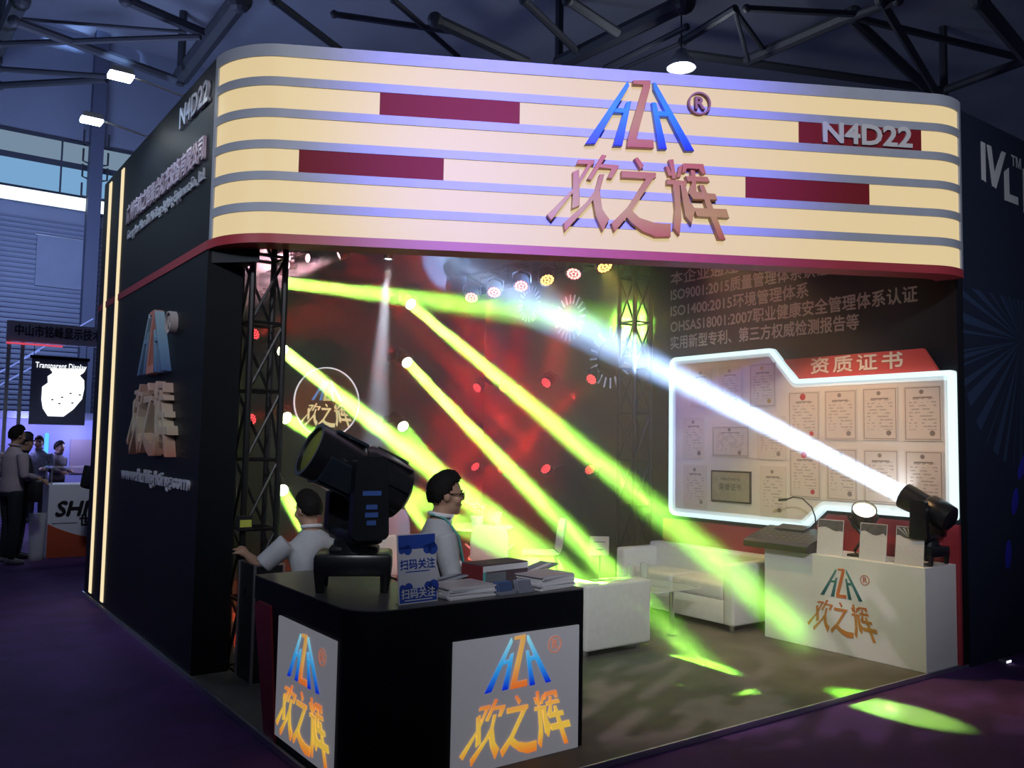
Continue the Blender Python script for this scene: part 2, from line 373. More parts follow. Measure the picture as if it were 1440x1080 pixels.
def certmat():
    """a printed page: faint lines of small type"""
    m = mat('certificate_print', (0.66, 0.60, 0.54), 0.6)
    nt = m.node_tree; b = nt.nodes['Principled BSDF']
    tc = nt.nodes.new('ShaderNodeTexCoord'); sp = nt.nodes.new('ShaderNodeSeparateXYZ'); nt.links.new(tc.outputs['Generated'], sp.inputs[0])
    def math_(op, a, bb):
        n = nt.nodes.new('ShaderNodeMath'); n.operation = op
        for i, x in enumerate((a, bb)):
            if isinstance(x, (int, float)): n.inputs[i].default_value = x
            else: nt.links.new(x, n.inputs[i])
        return n.outputs[0]
    ln = math_('LESS_THAN', math_('FRACT', math_('MULTIPLY', sp.outputs[1], 16.0), 0), 0.42)
    nz = nt.nodes.new('ShaderNodeTexNoise'); nz.inputs['Scale'].default_value = 22; nt.links.new(tc.outputs['Object'], nz.inputs['Vector'])
    gate = math_('GREATER_THAN', nz.outputs['Fac'], 0.5)
    xin = math_('MULTIPLY', math_('GREATER_THAN', sp.outputs[0], 0.14), math_('LESS_THAN', sp.outputs[0], 0.86))
    yin = math_('MULTIPLY', math_('GREATER_THAN', sp.outputs[1], 0.2), math_('LESS_THAN', sp.outputs[1], 0.8))
    fac = math_('MULTIPLY', math_('MULTIPLY', ln, gate), math_('MULTIPLY', math_('MULTIPLY', xin, yin), 0.55))
    mx = nt.nodes.new('ShaderNodeMix'); mx.data_type = 'RGBA'
    mx.inputs[6].default_value = (0.66, 0.60, 0.54, 1); mx.inputs[7].default_value = (0.22, 0.18, 0.17, 1)
    nt.links.new(fac, mx.inputs[0]); nt.links.new(mx.outputs[2], b.inputs['Base Color'])
    return m
CERT = certmat(); CERTEDGE = mat('certificate_border', (0.25, 0.21, 0.18), 0.5); SEAL = mat('red_seal', (0.5, 0.06, 0.07), 0.5); GOLDSEAL = mat('gold_seal', (0.45, 0.3, 0.1), 0.5)
certs = [(6.024, 5.745, 2.06, 2.45, 'faint'), (5.654, 5.374, 2.055, 2.45, 'faint'), (5.278, 4.979, 2.04, 2.457, 'gold'),
         (4.844, 4.52, 1.733, 2.172, 'red'), (4.472, 4.16, 1.735, 2.173, 'edge'), (4.108, 3.797, 1.738, 2.177, 'edge'), (3.744, 3.433, 1.735, 2.175, 'edge'),
         (6.126, 5.834, 1.539, 1.958, 'faint'), (5.737, 5.285, 1.569, 1.866, 'edge'), (5.196, 4.871, 1.552, 1.955, 'faint'),
         (4.835, 4.513, 1.22, 1.652, 'red'), (4.456, 4.159, 1.22, 1.667, 'edge'), (4.105, 3.794, 1.22, 1.663, 'edge'), (3.743, 3.431, 1.22, 1.659, 'edge'),
         (6.115, 5.80, 1.05, 1.477, 'faint'), (5.742, 5.261, 1.13, 1.434, 'plaque'), (5.16, 4.873, 1.03, 1.494, 'faint')]
PLQ = mat('silver_plaque', (0.5, 0.45, 0.4), 0.35, 0.5, noise=0.1, nscale=14); PLF = mat('plaque_frame', (0.03, 0.025, 0.03), 0.4)
where = ['first from the left in the top row', 'second in the top row', 'with gold seal, third in the top row', 'with red seals beside the diagonal cut', 'second of the wide row under the red tab',
         'third of the wide row under the red tab', 'last of the wide row under the red tab', 'by the left rim in the middle row', 'landscape one in the middle row', 'third in the middle row',
         'with red seal in the bottom row', 'second under the red tab in the bottom row', 'third under the red tab in the bottom row', 'last in the bottom row above the moving head lamp', 'by the left rim in the bottom row', '', 'right of the dark plaque']
for (y0, y1, z0, z1, kind), wh in zip(certs, where):
    c = thing('plaque' if kind == 'plaque' else 'certificate', 'silver plaque in a dark frame on the white board' if kind == 'plaque' else 'paper certificate on the white board, ' + wh,
              'plaque' if kind == 'plaque' else 'certificate', M=fr((6.642, (y0+y1)/2, (z0+z1)/2), (0, -1, 0), Z3), group='certificates on the board' if kind != 'plaque' else None)
    W, H = (y0-y1)/2, (z1-z0)/2
    if kind == 'plaque':
        MB().box((-W, -H, 0), (W, H, 0.012)).build('frame', PLF, c); MB().box((-W+0.015, -H+0.015, 0.01), (W-0.015, H-0.015, 0.016)).build('plate', PLQ, c)
        text('plaque_text', '荣誉证书', 0.07, PLF, c, T(0, -0.01, 0.0165)); text('plaque_text', '中国演艺设备行业', 0.03, PLF, c, T(0, 0.07, 0.0165)); continue
    MB().box((-W, -H, 0), (W, H, 0.004)).build('page', CERT, c)
    if kind != 'faint':
        for a, b in (((-W+.012, -H+.012), (W-.012, -H+.017)), ((-W+.012, H-.017), (W-.012, H-.012)), ((-W+.012, -H+.012), (-W+.017, H-.012)), ((W-.017, -H+.012), (W-.012, H-.012))):
            MB().box((*a, .003), (*b, .005)).build('border_line', CERTEDGE, c)
    seal = {'red': SEAL, 'gold': GOLDSEAL}.get(kind, CERTEDGE)
    MB().cyl((W*0.5, -H*0.72, 0.003), (W*0.5, -H*0.72, 0.006), 0.022, n=12).build('seal', seal, c)
    MB().cyl((-W*0.05, H*0.78, 0.003), (-W*0.05, H*0.78, 0.006), 0.018 if kind != 'red' else 0.03, n=10).build('seal', seal, c)
    MB().box((-W*0.5, H*0.55, .003), (W*0.5, H*0.6, .005)).build('heading', CERTEDGE, c)

# ------------------------------------------------------------------ fascia: swept along left arc, straight front and right arc
def fascia_path():
    pts = []; R = 0.588; n = 14; tot = math.pi/2 - FA
    c = V((1.775+R, 6.13, 0))
    for i in range(n+1):
        a = math.pi + tot*i/n; pts.append(V((c.x+R*math.cos(a), c.y+R*math.sin(a), 0)))
    p = V((6.337, 3.303, 0)) 
    R2 = 0.45; c2 = p - fn*R2; tot2 = math.radians(44)
    q0 = pts[-1]; L = (p-q0).length
    for i in range(1, 12): pts.append(q0.lerp(p, i/12))
    a0 = math.atan2(fn.y, fn.x)
    for i in range(n+1):
        a = a0 + tot2*i/n; pts.append(V((c2.x+R2*math.cos(a), c2.y+R2*math.sin(a), 0)))
    return pts
FP = fascia_path()
def path_normals(P):
    N = []
    for i in range(len(P)):
        d = (P[min(i+1, len(P)-1)]-P[max(i-1, 0)]).normalized(); N.append(V((d.y, -d.x, 0)))
    return N
FN = path_normals(FP)
def sweep(name, z0, z1, o0, o1, m, parent, i0=0, i1=None):
    """a band following the fascia between offsets o0 (inner) and o1 (outer)"""
    i1 = len(FP)-1 if i1 is None else i1
    b = MB(); bm = b.bm; rings = []
    for i in range(i0, i1+1):
        p, nn = FP[i], FN[i]
        rings.append([bm.verts.new((*(p+nn*o).xy, z)) for o, z in ((o0, z0), (o1, z0), (o1, z1), (o0, z1))])
    for a, c in zip(rings, rings[1:]):
        for k in range(4): bm.faces.new((a[k], a[(k+1) % 4], c[(k+1) % 4], c[k]))
    bm.faces.new(rings[0]); bm.faces.new(rings[-1][::-1])
    return b.build(name, m, parent, smooth=True)
fs = thing('fascia_sign', 'tall curved illuminated fascia with cream light bands and grey stripes over the stand front', 'sign')
sweep('core', 2.996, 4.388, -0.20, -0.03, BLACK, fs)
grey = [(4.303, 4.39), (4.096, 4.158), (3.873, 3.934), (3.652, 3.712), (3.432, 3.492), (3.212, 3.274)]
cream = [(4.158, 4.303), (3.934, 4.096), (3.712, 3.873), (3.492, 3.652), (3.274, 3.432), (3.058, 3.212)]
for z0, z1 in grey: sweep('grey_stripe', z0, z1, -0.03, 0.0, GREYP, fs)
for z0, z1 in cream: sweep('light_band', z0, z1, -0.03, -0.012, BAND, fs)
sweep('red_trim', 2.994, 3.058, -0.20, 0.002, REDP, fs)
sweep('end_post', 3.058, 4.39, -0.03, 0.001, GREYP, fs, 0, 1)
sweep('end_post', 3.058, 4.39, -0.03, 0.001, GREYP, fs, len(FP)-3, len(FP)-1)
F0 = V((1.775, 5.78, 0))
def fasM(u, z, off=0.0):
    p = F0 + fd*u + fn*off; return fr((p.x, p.y, z), fd, Z3)
REDB = mat('red_block', (0.20, 0.012, 0.020), 0.6, spec=0.15)
for u0, u1, z0, z1 in ((1.011, 2.001, 3.934, 4.096), (0.472, 1.468, 3.492, 3.652), (4.108, 5.091, 3.934, 4.096), (3.691, 4.664, 3.492, 3.652)):
    MB().box((0, 0, -0.014), (u1-u0, z1-z0, -0.004)).build('red_block', REDB, fs, fasM(u0, z0))
text('stand_number', 'N4D22', 0.215, mat('pale_grey_letters', (0.55, 0.55, 0.58), 0.4), fs, fasM(4.645, 4.018, 0.0), extrude=0.012, bold=0.006, width=0.72)
logo(fs, fasM(2.88, 3.145, 0.0), 1.0, 0.05, 'fascia')
# soffit board closing the fascia underside to the left pier
MB().prism([(1.80, 6.13), (2.05, 5.86), (2.05, 6.20), (1.80, 6.20)], 2.9, 2.99).build('soffit', BLACK, fs)
# ------------------------------------------------------------------ trusses inside the stand
TRUSSM = mat('truss_black', (0.02, 0.02, 0.022), 0.35, 0.7)
def truss(name, label, p0, p1, size=0.26, bay=0.45, r=0.024):
    p0 = V(p0); p1 = V(p1); L = (p1-p0).length
    q = (p1-p0).to_track_quat('Z', 'Y').to_matrix().to_4x4(); M = Matrix.Translation(p0) @ q
    t = thing(name, label, 'truss', M=M); h = size/2
    cs = [(-h, -h), (h, -h), (h, h), (-h, h)]
    for x, y in cs: MB().cyl((x, y, 0), (x, y, L), r, n=8).build('chord', TRUSSM, t)
    nb = max(1, int(L/bay)); 
    meshes = []
    for k in range(nb+1):
        z = L*k/nb
        for i in range(4):
            a = cs[i]; c = cs[(i+1) % 4]
            MB().cyl((*a, z), (*c, z), r*0.55, n=6).build('rung', TRUSSM, t)
            if k < nb:
                MB().cyl((*a, z), (*c, z+L/nb), r*0.5, n=6).build('brace', TRUSSM, t)
    return t
truss('truss_column', 'black truss column standing behind the left pier of the stand', (2.19, 6.16, 0.03), (2.19, 6.16, 3.98), 0.24)
truss('truss_column', 'black truss column standing behind the long white sofa', (6.52, 6.72, 0.03), (6.52, 6.72, 3.98), 0.24)
truss('truss_beam', 'black truss beam carrying the row of ring lamps along the wall', (6.45, 6.0, 3.84), (6.45, 9.8, 3.84), 0.22)
truss('truss_beam', 'black truss beam carrying the small spotlights over the back of the stand', (3.75, 6.6, 3.95), (3.75, 9.9, 3.95), 0.22)

# ------------------------------------------------------------------ lamps
def aim_frame(base_rot, aim):
    """pan / tilt of a moving head whose base has rotation base_rot (3x3), so that its lens looks along aim"""
    a = base_rot.inverted() @ V(aim).normalized()
    return math.atan2(a.y, a.x), math.acos(max(-1, min(1, a.z)))
HEADM = mat('lamp_housing', (0.012, 0.013, 0.016), 0.3, 0.0, spec=0.6, noise=0.1, nscale=25)
def moving_head(label, loc, base_rot, aim, k=1.0, lens=None, beam=None, detail=False, group=None, lens_r=0.085, src=None):
    base_rot = base_rot.to_3x3()
    t = thing('moving_head_light', label, 'stage light', M=Matrix.Translation(loc) @ base_rot.to_4x4(), group=group)
    pan, tilt = aim_frame(base_rot, aim)
    bs = MB().box((-0.20*k, -0.15*k, 0.085*k), (0.20*k, 0.15*k, 0.20*k), 0.02*k)
    if detail: bs.box((-0.13*k, -0.10*k, 0.19*k), (0.13*k, 0.10*k, 0.235*k), 0.02*k)
    bs.build('base', HEADM, t, smooth=True)
    for sx in (-1, 1):
        for sy in (-1, 1):
            MB().cyl((sx*0.165*k, sy*0.115*k, 0), (sx*0.17*k, sy*0.12*k, 0.10*k), 0.022*k, 0.03*k, n=10).build('foot', HEADM, t)
    MB().cyl((0, 0, 0.19*k), (0, 0, 0.26*k), 0.12*k, 0.11*k, n=24).build('pan_bearing', HEADM, t, smooth=True)
    P = RZ(pan)
    yk = MB().box((-0.09*k, -0.21*k, 0.25*k), (0.09*k, 0.21*k, 0.33*k), 0.03*k, M=P)
    yk.build('yoke', HEADM, t, smooth=True)
    hz = 0.62*k
    for s in (-1, 1):
        prof = rounded([(-0.10*k, 0.28*k), (0.10*k, 0.28*k), (0.085*k, hz+0.09*k), (-0.085*k, hz+0.09*k)], 0.035*k, 5)
        arm = MB().prism(prof, -0.035*k, 0.035*k, P @ T(0, s*0.205*k, 0) @ RX(math.pi/2)).build('yoke_arm', HEADM, t, smooth=True)
        if detail:
            for zz, w_ in ((0.52, 0.05), (0.45, 0.03), (0.41, 0.035), (0.37, 0.025)):
                MB().box((-w_*k, -0.004, zz*k-0.012*k), (w_*k, 0.004, zz*k+0.012*k), M=P @ T(0, s*0.241*k, 0)).build('printed_mark', mat('blue_print', (0.05, 0.12, 0.4), 0.5), arm)
    H = P @ T(0, 0, hz) @ RY(tilt)
    hd = MB().lathe([(0.10*k, -0.30*k), (0.15*k, -0.27*k), (0.165*k, -0.16*k), (0.165*k, -0.02*k), (0.135*k, 0.02*k), (0.140*k, 0.10*k), (0.150*k, 0.24*k), (0.152*k, 0.29*k), (0.13*k, 0.29*k), (0.125*k, 0.26*k)], 28, H, True, True)
    hd = hd.build('head', HEADM, t, smooth=True)
    if detail:
        GL = mat('glossy_cover', (0.02, 0.03, 0.04), 0.12, spec=0.8)
        for a in (-0.5, math.pi-0.5, math.pi/2, -math.pi/2):
            MB().box((-0.075*k, -0.008*k, 0.02*k), (0.075*k, 0.012*k, 0.21*k), 0.008*k, M=H @ RZ(a) @ T(0, 0.14*k, 0)).build('cover_plate', GL, hd)
        for i in range(8):
            MB().box((-0.004*k, 0.150*k, -0.25*k), (0.004*k, 0.176*k, -0.05*k), M=H @ RZ(i*math.pi/4)).build('cooling_fin', HEADM, hd)
    lo = MB().lathe([(0.128*k, 0.268*k), (0.09*k, 0.282*k), (0.0015, 0.288*k)], 24, H, True, True).build('lens', lens, hd, smooth=True)
    if beam:
        bpy.context.view_layer.update()
        p = t.matrix_world @ (H @ V((0, 0, 0.33*k)))
        beam(p, t)
    return t
def spot_beam(color, energy, deg, target, radius, far=None):
    """a round lens throwing a nearly parallel core with a slightly wider skirt"""
    def f(p, parent):
        o = lamp('beam_core', 'AREA', p, energy, color, target, radius*2, parent=parent)
        o.data.shape = 'DISK'; o.data.spread = math.radians(deg)
        if far: lamp('beam_skirt', 'SPOT', p, far[0], far[1], target, far[2], 0.3, 0.04, parent)
    return f
YG = (0.26, 1.0, 0.05); YC = (0.42, 1.0, 0.12)
LENSY = glowmat('lens_yellow_green', (0.95, 1.0, 0.55), 14)
BACKROT = Matrix(((1, 0, 0), (0, 0, -1), (0, 1, 0)))    # base axis +Z turned to -Y (fixture bolted to the back wall)
def backhead(label, src, tgt, e, deg=1.1, group='moving heads on the back wall'):
    src = V(src); tgt = V(tgt); d = (tgt-src).normalized(); k = 0.55
    # place the base so that the lens sits at src
    hz = 0.62*k; loc = src - d*0.29*k - V((0, -1, 0))*hz
    MAKE.append((label, loc, d, k, tgt, e, deg, group, 0.075 if e > 2000 else 0.07))
MAKE = []
for lab, s, t_, e in (
    ('topmost yellow-green beam lamp of the column near the truss tower', (3.69, 9.6, 3.49), (6.74, 7.04, 3.03), 3050),
    ('second highest yellow-green beam lamp of the column near the truss tower, above the round sign', (3.677, 9.6, 2.694), (4.47, 5.33, 0.59), 2600),
    ('third yellow-green beam lamp of the column near the truss tower, below the round sign', (3.75, 9.6, 1.911), (4.50, 5.75, 0.59), 1300),
    ('lowest yellow-green beam lamp of the column near the truss tower', (3.73, 9.6, 1.075), (3.2, 6.2, 0.03), 900),
    ('topmost yellow-green beam lamp of the column in the middle of the back wall', (5.352, 9.6, 3.422), (5.30, 3.07, 0.0), 1500),
    ('second yellow-green beam lamp of the column in the middle of the back wall', (5.323, 9.6, 2.669), (5.02, 4.47, 0.03), 1500),
    ('third yellow-green beam lamp of the column in the middle of the back wall', (5.286, 9.6, 1.853), (5.06, 7.1, 0.70), 500),
    ('lowest yellow-green beam lamp of the column in the middle of the back wall', (5.269, 9.6, 1.066), (4.55, 6.9, 0.2), 700)):
    backhead(lab, s, t_, e)
for lab, loc, d, k, tgt, e, deg, g, lr in MAKE:
    moving_head(lab, loc, BACKROT, d, k, LENSY, spot_beam(YC, e*(0.017 if e > 1450 else 0.012), 5.5 if e > 3000 else (2.8 if e > 2000 else 1.9), tgt, lr, (e*5, YG, 8.0) if e > 3000 else (e*36, YG, 3.2)), group=g)

# the big white beam from the lamp on the white counter
WT = V((6.10, 9.9, 4.15)); WS = V((6.48, 3.66, 1.255))
k = 0.68; d = (WT-WS).normalized(); loc = WS - d*0.29*k - V((0, 0, 0.62*k)); loc.z = 0.80
moving_head('black moving head lamp throwing a white beam from the white counter', loc, Matrix.Identity(3), d, k, glowmat('lens_white', (0.85, 0.92, 1.0), 16),
            spot_beam((0.50, 0.70, 1.0), 75, 4.0, WT, 0.075, (130000, (0.34, 0.55, 1.0), 7.0)), group=None)

# LED pars: ring of diodes in a short can on a bracket
def par(label, loc, aim, diodes, color, energy, deg, group, k=1.0, m=None, mount=None):
    q = V(aim).to_track_quat('Z', 'Y').to_matrix().to_4x4()
    t = thing('par_light', label, 'stage light', M=Matrix.Translation(loc) @ q, group=group)
    MB().lathe([(0.07*k, -0.14*k), (0.095*k, -0.12*k), (0.10*k, 0.0), (0.10*k, 0.02*k), (0.092*k, 0.02*k), (0.09*k, -0.01*k)], 20).build('can', HEADM, t, smooth=True)
    b = MB().box((-0.12*k, -0.015*k, -0.06*k), (-0.105*k, 0.015*k, -0.03*k)).box((0.105*k, -0.015*k, -0.06*k), (0.12*k, 0.015*k, -0.03*k))
    b.tube([(-0.113*k, 0, -0.045*k), (-0.113*k, 0.09*k, -0.12*k), (0, 0.12*k, -0.17*k), (0.113*k, 0.09*k, -0.12*k), (0.113*k, 0, -0.045*k)], 0.01*k, 6)
    b.build('bracket', HEADM, t)
    for i in range(diodes):
        a = 2*math.pi*i/diodes; rr = 0.066*k
        MB().ball((rr*math.cos(a), rr*math.sin(a), 0.012*k), (0.0165*k, 0.0165*k, 0.01*k), 8, 5).build('diode', m, t)
    if diodes < 14:
        for i in range(5):
            a = 2*math.pi*i/5+0.3; MB().ball((0.028*k*math.cos(a), 0.028*k*math.sin(a), 0.012*k), (0.014*k, 0.014*k, 0.01*k), 8, 5).build('diode', m, t)
    bpy.context.view_layer.update()
    if mount is not None:
        MB().cyl((0, 0.12*k, -0.17*k), t.matrix_world.inverted() @ V(mount), 0.012, n=6).build('mount_rod', HEADM, t)
    if energy:
        lamp('par_beam', 'SPOT', t.matrix_world @ V((0, 0, 0.05*k)), energy, color, t.matrix_world @ V((0, 0, 1)), deg, 0.5, 0.06, t)
    return t
RED = (1.0, 0.035, 0.02)
DRED = glowmat('diode_red', (1.0, 0.06, 0.07), 3.0); DPINK = glowmat('diode_pink', (1.0, 0.30, 0.28), 4.5); DAMB = glowmat('diode_amber', (1.0, 0.50, 0.12), 5.0)
ords = ['farthest', 'second farthest', 'third', 'fourth', 'fifth', 'nearest']
AMB = (1.0, 0.62, 0.16)
for i, (y, mm, cl_, e_, dg, tg) in enumerate(((9.484, DPINK, RED, 1500, 15, (4.3, 7.2, 0.2)), (8.956, DPINK, RED, 1500, 15, (4.2, 6.6, 0.2)), (8.376, DPINK, RED, 1500, 15, (4.4, 6.2, 0.3)),
                               (7.871, DAMB, AMB, 70, 60, (5.4, 5.2, 0.3)), (7.378, DPINK, RED, 1500, 15, (4.2, 5.9, 0.3)), (6.865, DAMB, AMB, 70, 60, (5.9, 4.4, 0.4)))):
    loc = V((6.2, y, 3.60)); par('red ring lamp hung under the wall truss, ' + ords[i] + ' of the row of six', loc, V(tg)-loc, 12, cl_, e_, dg, 'ring lamps under the truss', 1.0, mm, (6.36, y, 3.74))
for i, (y, z) in enumerate(((7.395, 2.416), (8.23, 2.416), (9.13, 2.39), (9.75, 2.42), (7.4, 1.38), (8.21, 1.36), (9.12, 1.335), (9.75, 1.34))):
    loc = V((6.5, y, z)); tg = V((3.6, y-0.9, z-1.75 if z > 2 else z+1.9))
    par('small red lamp on the black wall, ' + ('upper' if z > 2 else 'lower') + ' row, ' + ['nearest the sofa truss', 'second from the sofa truss', 'third from the sofa truss', 'farthest in the corner'][i % 4],
        loc, tg-loc, 10, RED, 9000 if i in (0, 1, 4, 5) else 4500, 5, 'red lamps on the black wall', 0.75, DRED, (6.75, y, z+0.05))
for z in (1.89, 2.87):
    loc = V((3.38, 9.72, z)); par('small red lamp beside the left column of beam lamps, ' + ('lower' if z < 2 else 'upper') + ' of two', loc, (0.8, -1.6, 0.3), 10, RED, 120, 40, 'red lamps on the back wall', 0.75, DRED, (3.38, 9.95, z))

def small_spot(label, loc, tgt, color, e, deg):
    loc = V(loc); q = (V(tgt)-loc).to_track_quat('Z', 'Y').to_matrix().to_4x4()
    t = thing('spotlight', label, 'stage light', M=Matrix.Translation(loc) @ q, group='small spotlights over the stand')
    MB().lathe([(0.03, -0.12), (0.05, -0.10), (0.055, 0.02), (0.048, 0.02), (0.045, 0.0)], 16).build('can', HEADM, t, smooth=True)
    MB().tube([(-0.06, 0, -0.04), (-0.06, 0.10, -0.08), (0.06, 0.10, -0.08), (0.06, 0, -0.04)], 0.008, 6).build('bracket', HEADM, t)
    MB().lathe([(0.046, 0.006), (0.02, 0.016), (0.001, 0.018)], 14).build('lens', glowmat('spot_lens_' + label[:4], color, 9), t, smooth=True)
    bpy.context.view_layer.update()
    MB().cyl((0, 0.10, -0.08), t.matrix_world.inverted() @ V((3.75, loc.y, 3.84)), 0.010, n=6).build('hanger', HEADM, t)
    lamp('spot_beam', 'SPOT', loc + (V(tgt)-loc).normalized()*0.05, e, color, tgt, deg, 0.4, 0.04, t)
PNK = (1.0, 0.55, 0.66)
small_spot('pink spotlight near the truss tower, lowest of the small ones', (3.47, 9.0, 3.58), (2.2, 8.6, 3.25), PNK, 2500, 20)
small_spot('pink spotlight second from the truss tower', (3.55, 8.62, 3.6), (2.2, 8.3, 3.45), PNK, 3000, 22)
small_spot('pink spotlight third from the truss tower, aimed down', (3.74, 8.25, 3.6), (2.4, 8.6, 2.9), PNK, 2500, 20)
small_spot('white spotlight aimed straight down behind the fascia', (4.147, 7.95, 3.58), (4.0, 7.95, 0.5), (0.75, 0.85, 1.0), 9000, 9)

# ------------------------------------------------------------------ haze that makes the beams show
hz_m = bpy.data.materials.new('stage_haze'); hz_m.use_nodes = True
nt = hz_m.node_tree; nt.nodes.remove(nt.nodes['Principled BSDF'])
sc_ = nt.nodes.new('ShaderNodeVolumeScatter'); sc_.inputs['Density'].default_value = 0.085; sc_.inputs['Anisotropy'].default_value = 0.35
sc_.inputs['Color'].default_value = (0.95, 0.95, 0.95, 1)
nt.links.new(sc_.outputs[0], nt.nodes['Material Output'].inputs['Volume'])
hz_o = MB().prism([(2.04, 9.94), (2.04, 5.75), (3.2, 4.75), (6.0, 3.42), (6.74, 3.42), (6.74, 9.94)], 0.04, 4.30).build('haze', hz_m)
hz_o['kind'] = 'stuff'; hz_o['label'] = 'thin stage haze filling the stand and showing the light beams'; hz_o['category'] = 'haze'
# ------------------------------------------------------------------ black reception counter
PANEL = mat('grey_lightbox_film', (0.42, 0.42, 0.46), 0.4, emit=(0.50, 0.50, 0.56), estr=0.23)
CTOP = mat('counter_top_laminate', (0.10, 0.10, 0.10), 0.38, noise=0.1)
ct = thing('reception_counter', 'black reception counter with two lit logo panels and a slanted red end', 'counter', (1.785, 3.63, 0.03))
def L(x, y): return (x-1.785, y-3.63)
cr = rounded([L(1.785, 3.63), L(3.16, 3.63), L(3.16, 4.06), L(2.36, 4.06), L(2.36, 4.98), L(1.785, 4.98)], [0.18, 0.02, 0.02, 0.02, 0.02, 0.02], 8)
MB().prism(cr, 0.705, 0.832).build('top_block', BLACK, ct, smooth=True)
MB().prism(cr, 0.832, 0.838).build('top_sheet', CTOP, ct, smooth=True)
cr2 = rounded([L(1.785, 3.63), L(3.16, 3.63), L(3.16, 4.04), L(2.34, 4.04), L(2.34, 4.52), L(1.785, 4.52)], [0.18, 0.02, 0.02, 0.02, 0.0, 0.0], 8)
MB().prism(cr2, 0.0, 0.705).build('front', BLACK, ct, smooth=True)
yz = fr((0, 0, 0), (0, 1, 0), Z3)      # local x -> +Y, local y -> Z, out = +X
MB().prism([(0.885, 0.0), (0.92, 0.0), (1.06, 0.705), (0.885, 0.705)], 0.0, 0.55, yz).build('end_panel', BLACK, ct)
MB().prism(rounded([(0.915, 0.0), (1.08, 0.0), (1.31, 0.705), (1.055, 0.705)], [0, 0, 0.05, 0.0], 5), -0.012, 0.55, yz).build('red_end', REDP, ct)
lp = MB().box((-0.012, 0.194, 0.05), (0.0, 0.92, 0.676)).build('light_panel', PANEL, ct)
logo(lp, fr((-0.012, 0.557, 0.065), (0, -1, 0), Z3), 0.50, 0.006, 'lit')
fp = MB().box((0.52, -0.012, 0.0), (1.325, 0.0, 0.648)).build('light_panel', PANEL, ct)
logo(fp, fr((0.922, -0.012, 0.03), (1, 0, 0), Z3), 0.525, 0.006, 'lit')

# moving head lamp standing on the counter
TOPZ = 0.8685
aim = V(-rt*0.80 + up*0.42 - V((fw.x, fw.y, 0))*0.42)
moving_head('large black moving head lamp standing on the reception counter', V((2.06, 4.24, TOPZ)), RZ(-YAW+0.12), aim, 1.0,
            mat('lens_green_reflection', (0.24, 0.27, 0.02), 0.5, spec=0.3), None, True)  # olive base colour stands in for a green reflection in the glass
MB().tube([(2.16, 4.12, TOPZ+0.09), (2.22, 4.06, TOPZ+0.06), (2.27, 3.98, TOPZ+0.012), (2.33, 3.96, TOPZ+0.008), (2.37, 4.05, TOPZ+0.006)], 0.006, 6).build(
    'power_cord', BLACKP, None, label='thin black cord lying behind the blue tent card', category='cord')

# blue and white acrylic sign
BLUEP = mat('blue_print_card', (0.03, 0.08, 0.42), 0.35); CARDW = mat('card_white', (0.62, 0.64, 0.70), 0.35)
sg = thing('table_sign', 'blue and white acrylic table sign with cloud shapes on the reception counter', 'sign', M=Matrix.Translation((2.155, 3.715, TOPZ)) @ fr((0, 0, 0), (1, 0.06, 0), Z3) @ RX(-0.10))
MB().box((-0.113, 0.0, -0.003), (0.113, 0.335, 0.003)).build('sheet', CARDW, sg)
MB().box((-0.11, -0.001, -0.07), (0.11, 0.004, 0.0)).build('foot', mat('clear_acrylic', (0.5, 0.52, 0.55), 0.1, alpha=0.35), sg)
for up_ in (True, False):
    b = MB(); y0, y1 = (0.262, 0.33) if up_ else (0.006, 0.072)
    b.box((-0.108, y0, 0.0028), (0.108, y1, 0.0042))
    ye = y0 if up_ else y1
    for i, x in enumerate((-0.09, -0.055, -0.02, 0.02, 0.06, 0.092)):
        r_ = 0.018+0.006*((i*7) % 3); sgn = -1 if i % 2 else 1
        if i in (0, 1, 4, 5): b.cyl((x, ye + (-0.004 if up_ else 0.004), 0.0028), (x, ye + (-0.004 if up_ else 0.004), 0.0042), r_, n=14)
    b.build('blue_cloud', BLUEP, sg)
text('sign_text', '扫码关注', 0.052, BLUEP, sg, T(0, 0.185, 0.0045), thick=0.001)
MB().box((-0.07, 0.150, 0.003), (0.07, 0.155, 0.0042)).build('rule', BLUEP, sg)
text('sign_text', '扫码关注', 0.05, CARDW, sg, T(0, 0.045, 0.0048), thick=0.001)
MB().box((-0.08, 0.014, 0.0035), (0.08, 0.019, 0.0047)).build('rule', CARDW, sg)

def leaflet_pile(label, loc, rz, w_, d_, n, t_, top, spread=0.012):
    p = thing('leaflet_pile', label, 'leaflets', loc, rz)
    for i in range(n):
        m = top if i == n-1 else PAPER
        MB().box((-w_/2, -d_/2, i*t_), (w_/2, d_/2, (i+0.92)*t_)).build('leaflet', m, p, T(random.uniform(-spread, spread), random.uniform(-spread, spread)*0.6, 0) @ RZ(random.uniform(-0.05, 0.05)))
    return p
COVER = mat('leaflet_cover', (0.62, 0.58, 0.60), 0.35, noise=0.12, nscale=6)
leaflet_pile('pile of white leaflets beside the blue table sign', (2.46, 3.80, TOPZ), 0.05, 0.29, 0.21, 8, 0.0075, COVER)
leaflet_pile('thick pile of white leaflets at the far end of the counter', (3.01, 3.80, TOPZ), 0.18, 0.27, 0.20, 10, 0.0075, COVER)
bx_ = thing('carton', 'dark red and grey printed carton standing among the leaflets', 'box', (2.77, 3.94, TOPZ), 0.12)
MB().box((-0.17, -0.085, 0), (0.17, 0.085, 0.135), 0.004).build('body', mat('carton_dark', (0.10, 0.07, 0.08), 0.5), bx_)
MB().box((-0.171, -0.0865, 0.0), (-0.165, 0.086, 0.13)).build('red_side', mat('carton_red', (0.22, 0.03, 0.035), 0.5), bx_)
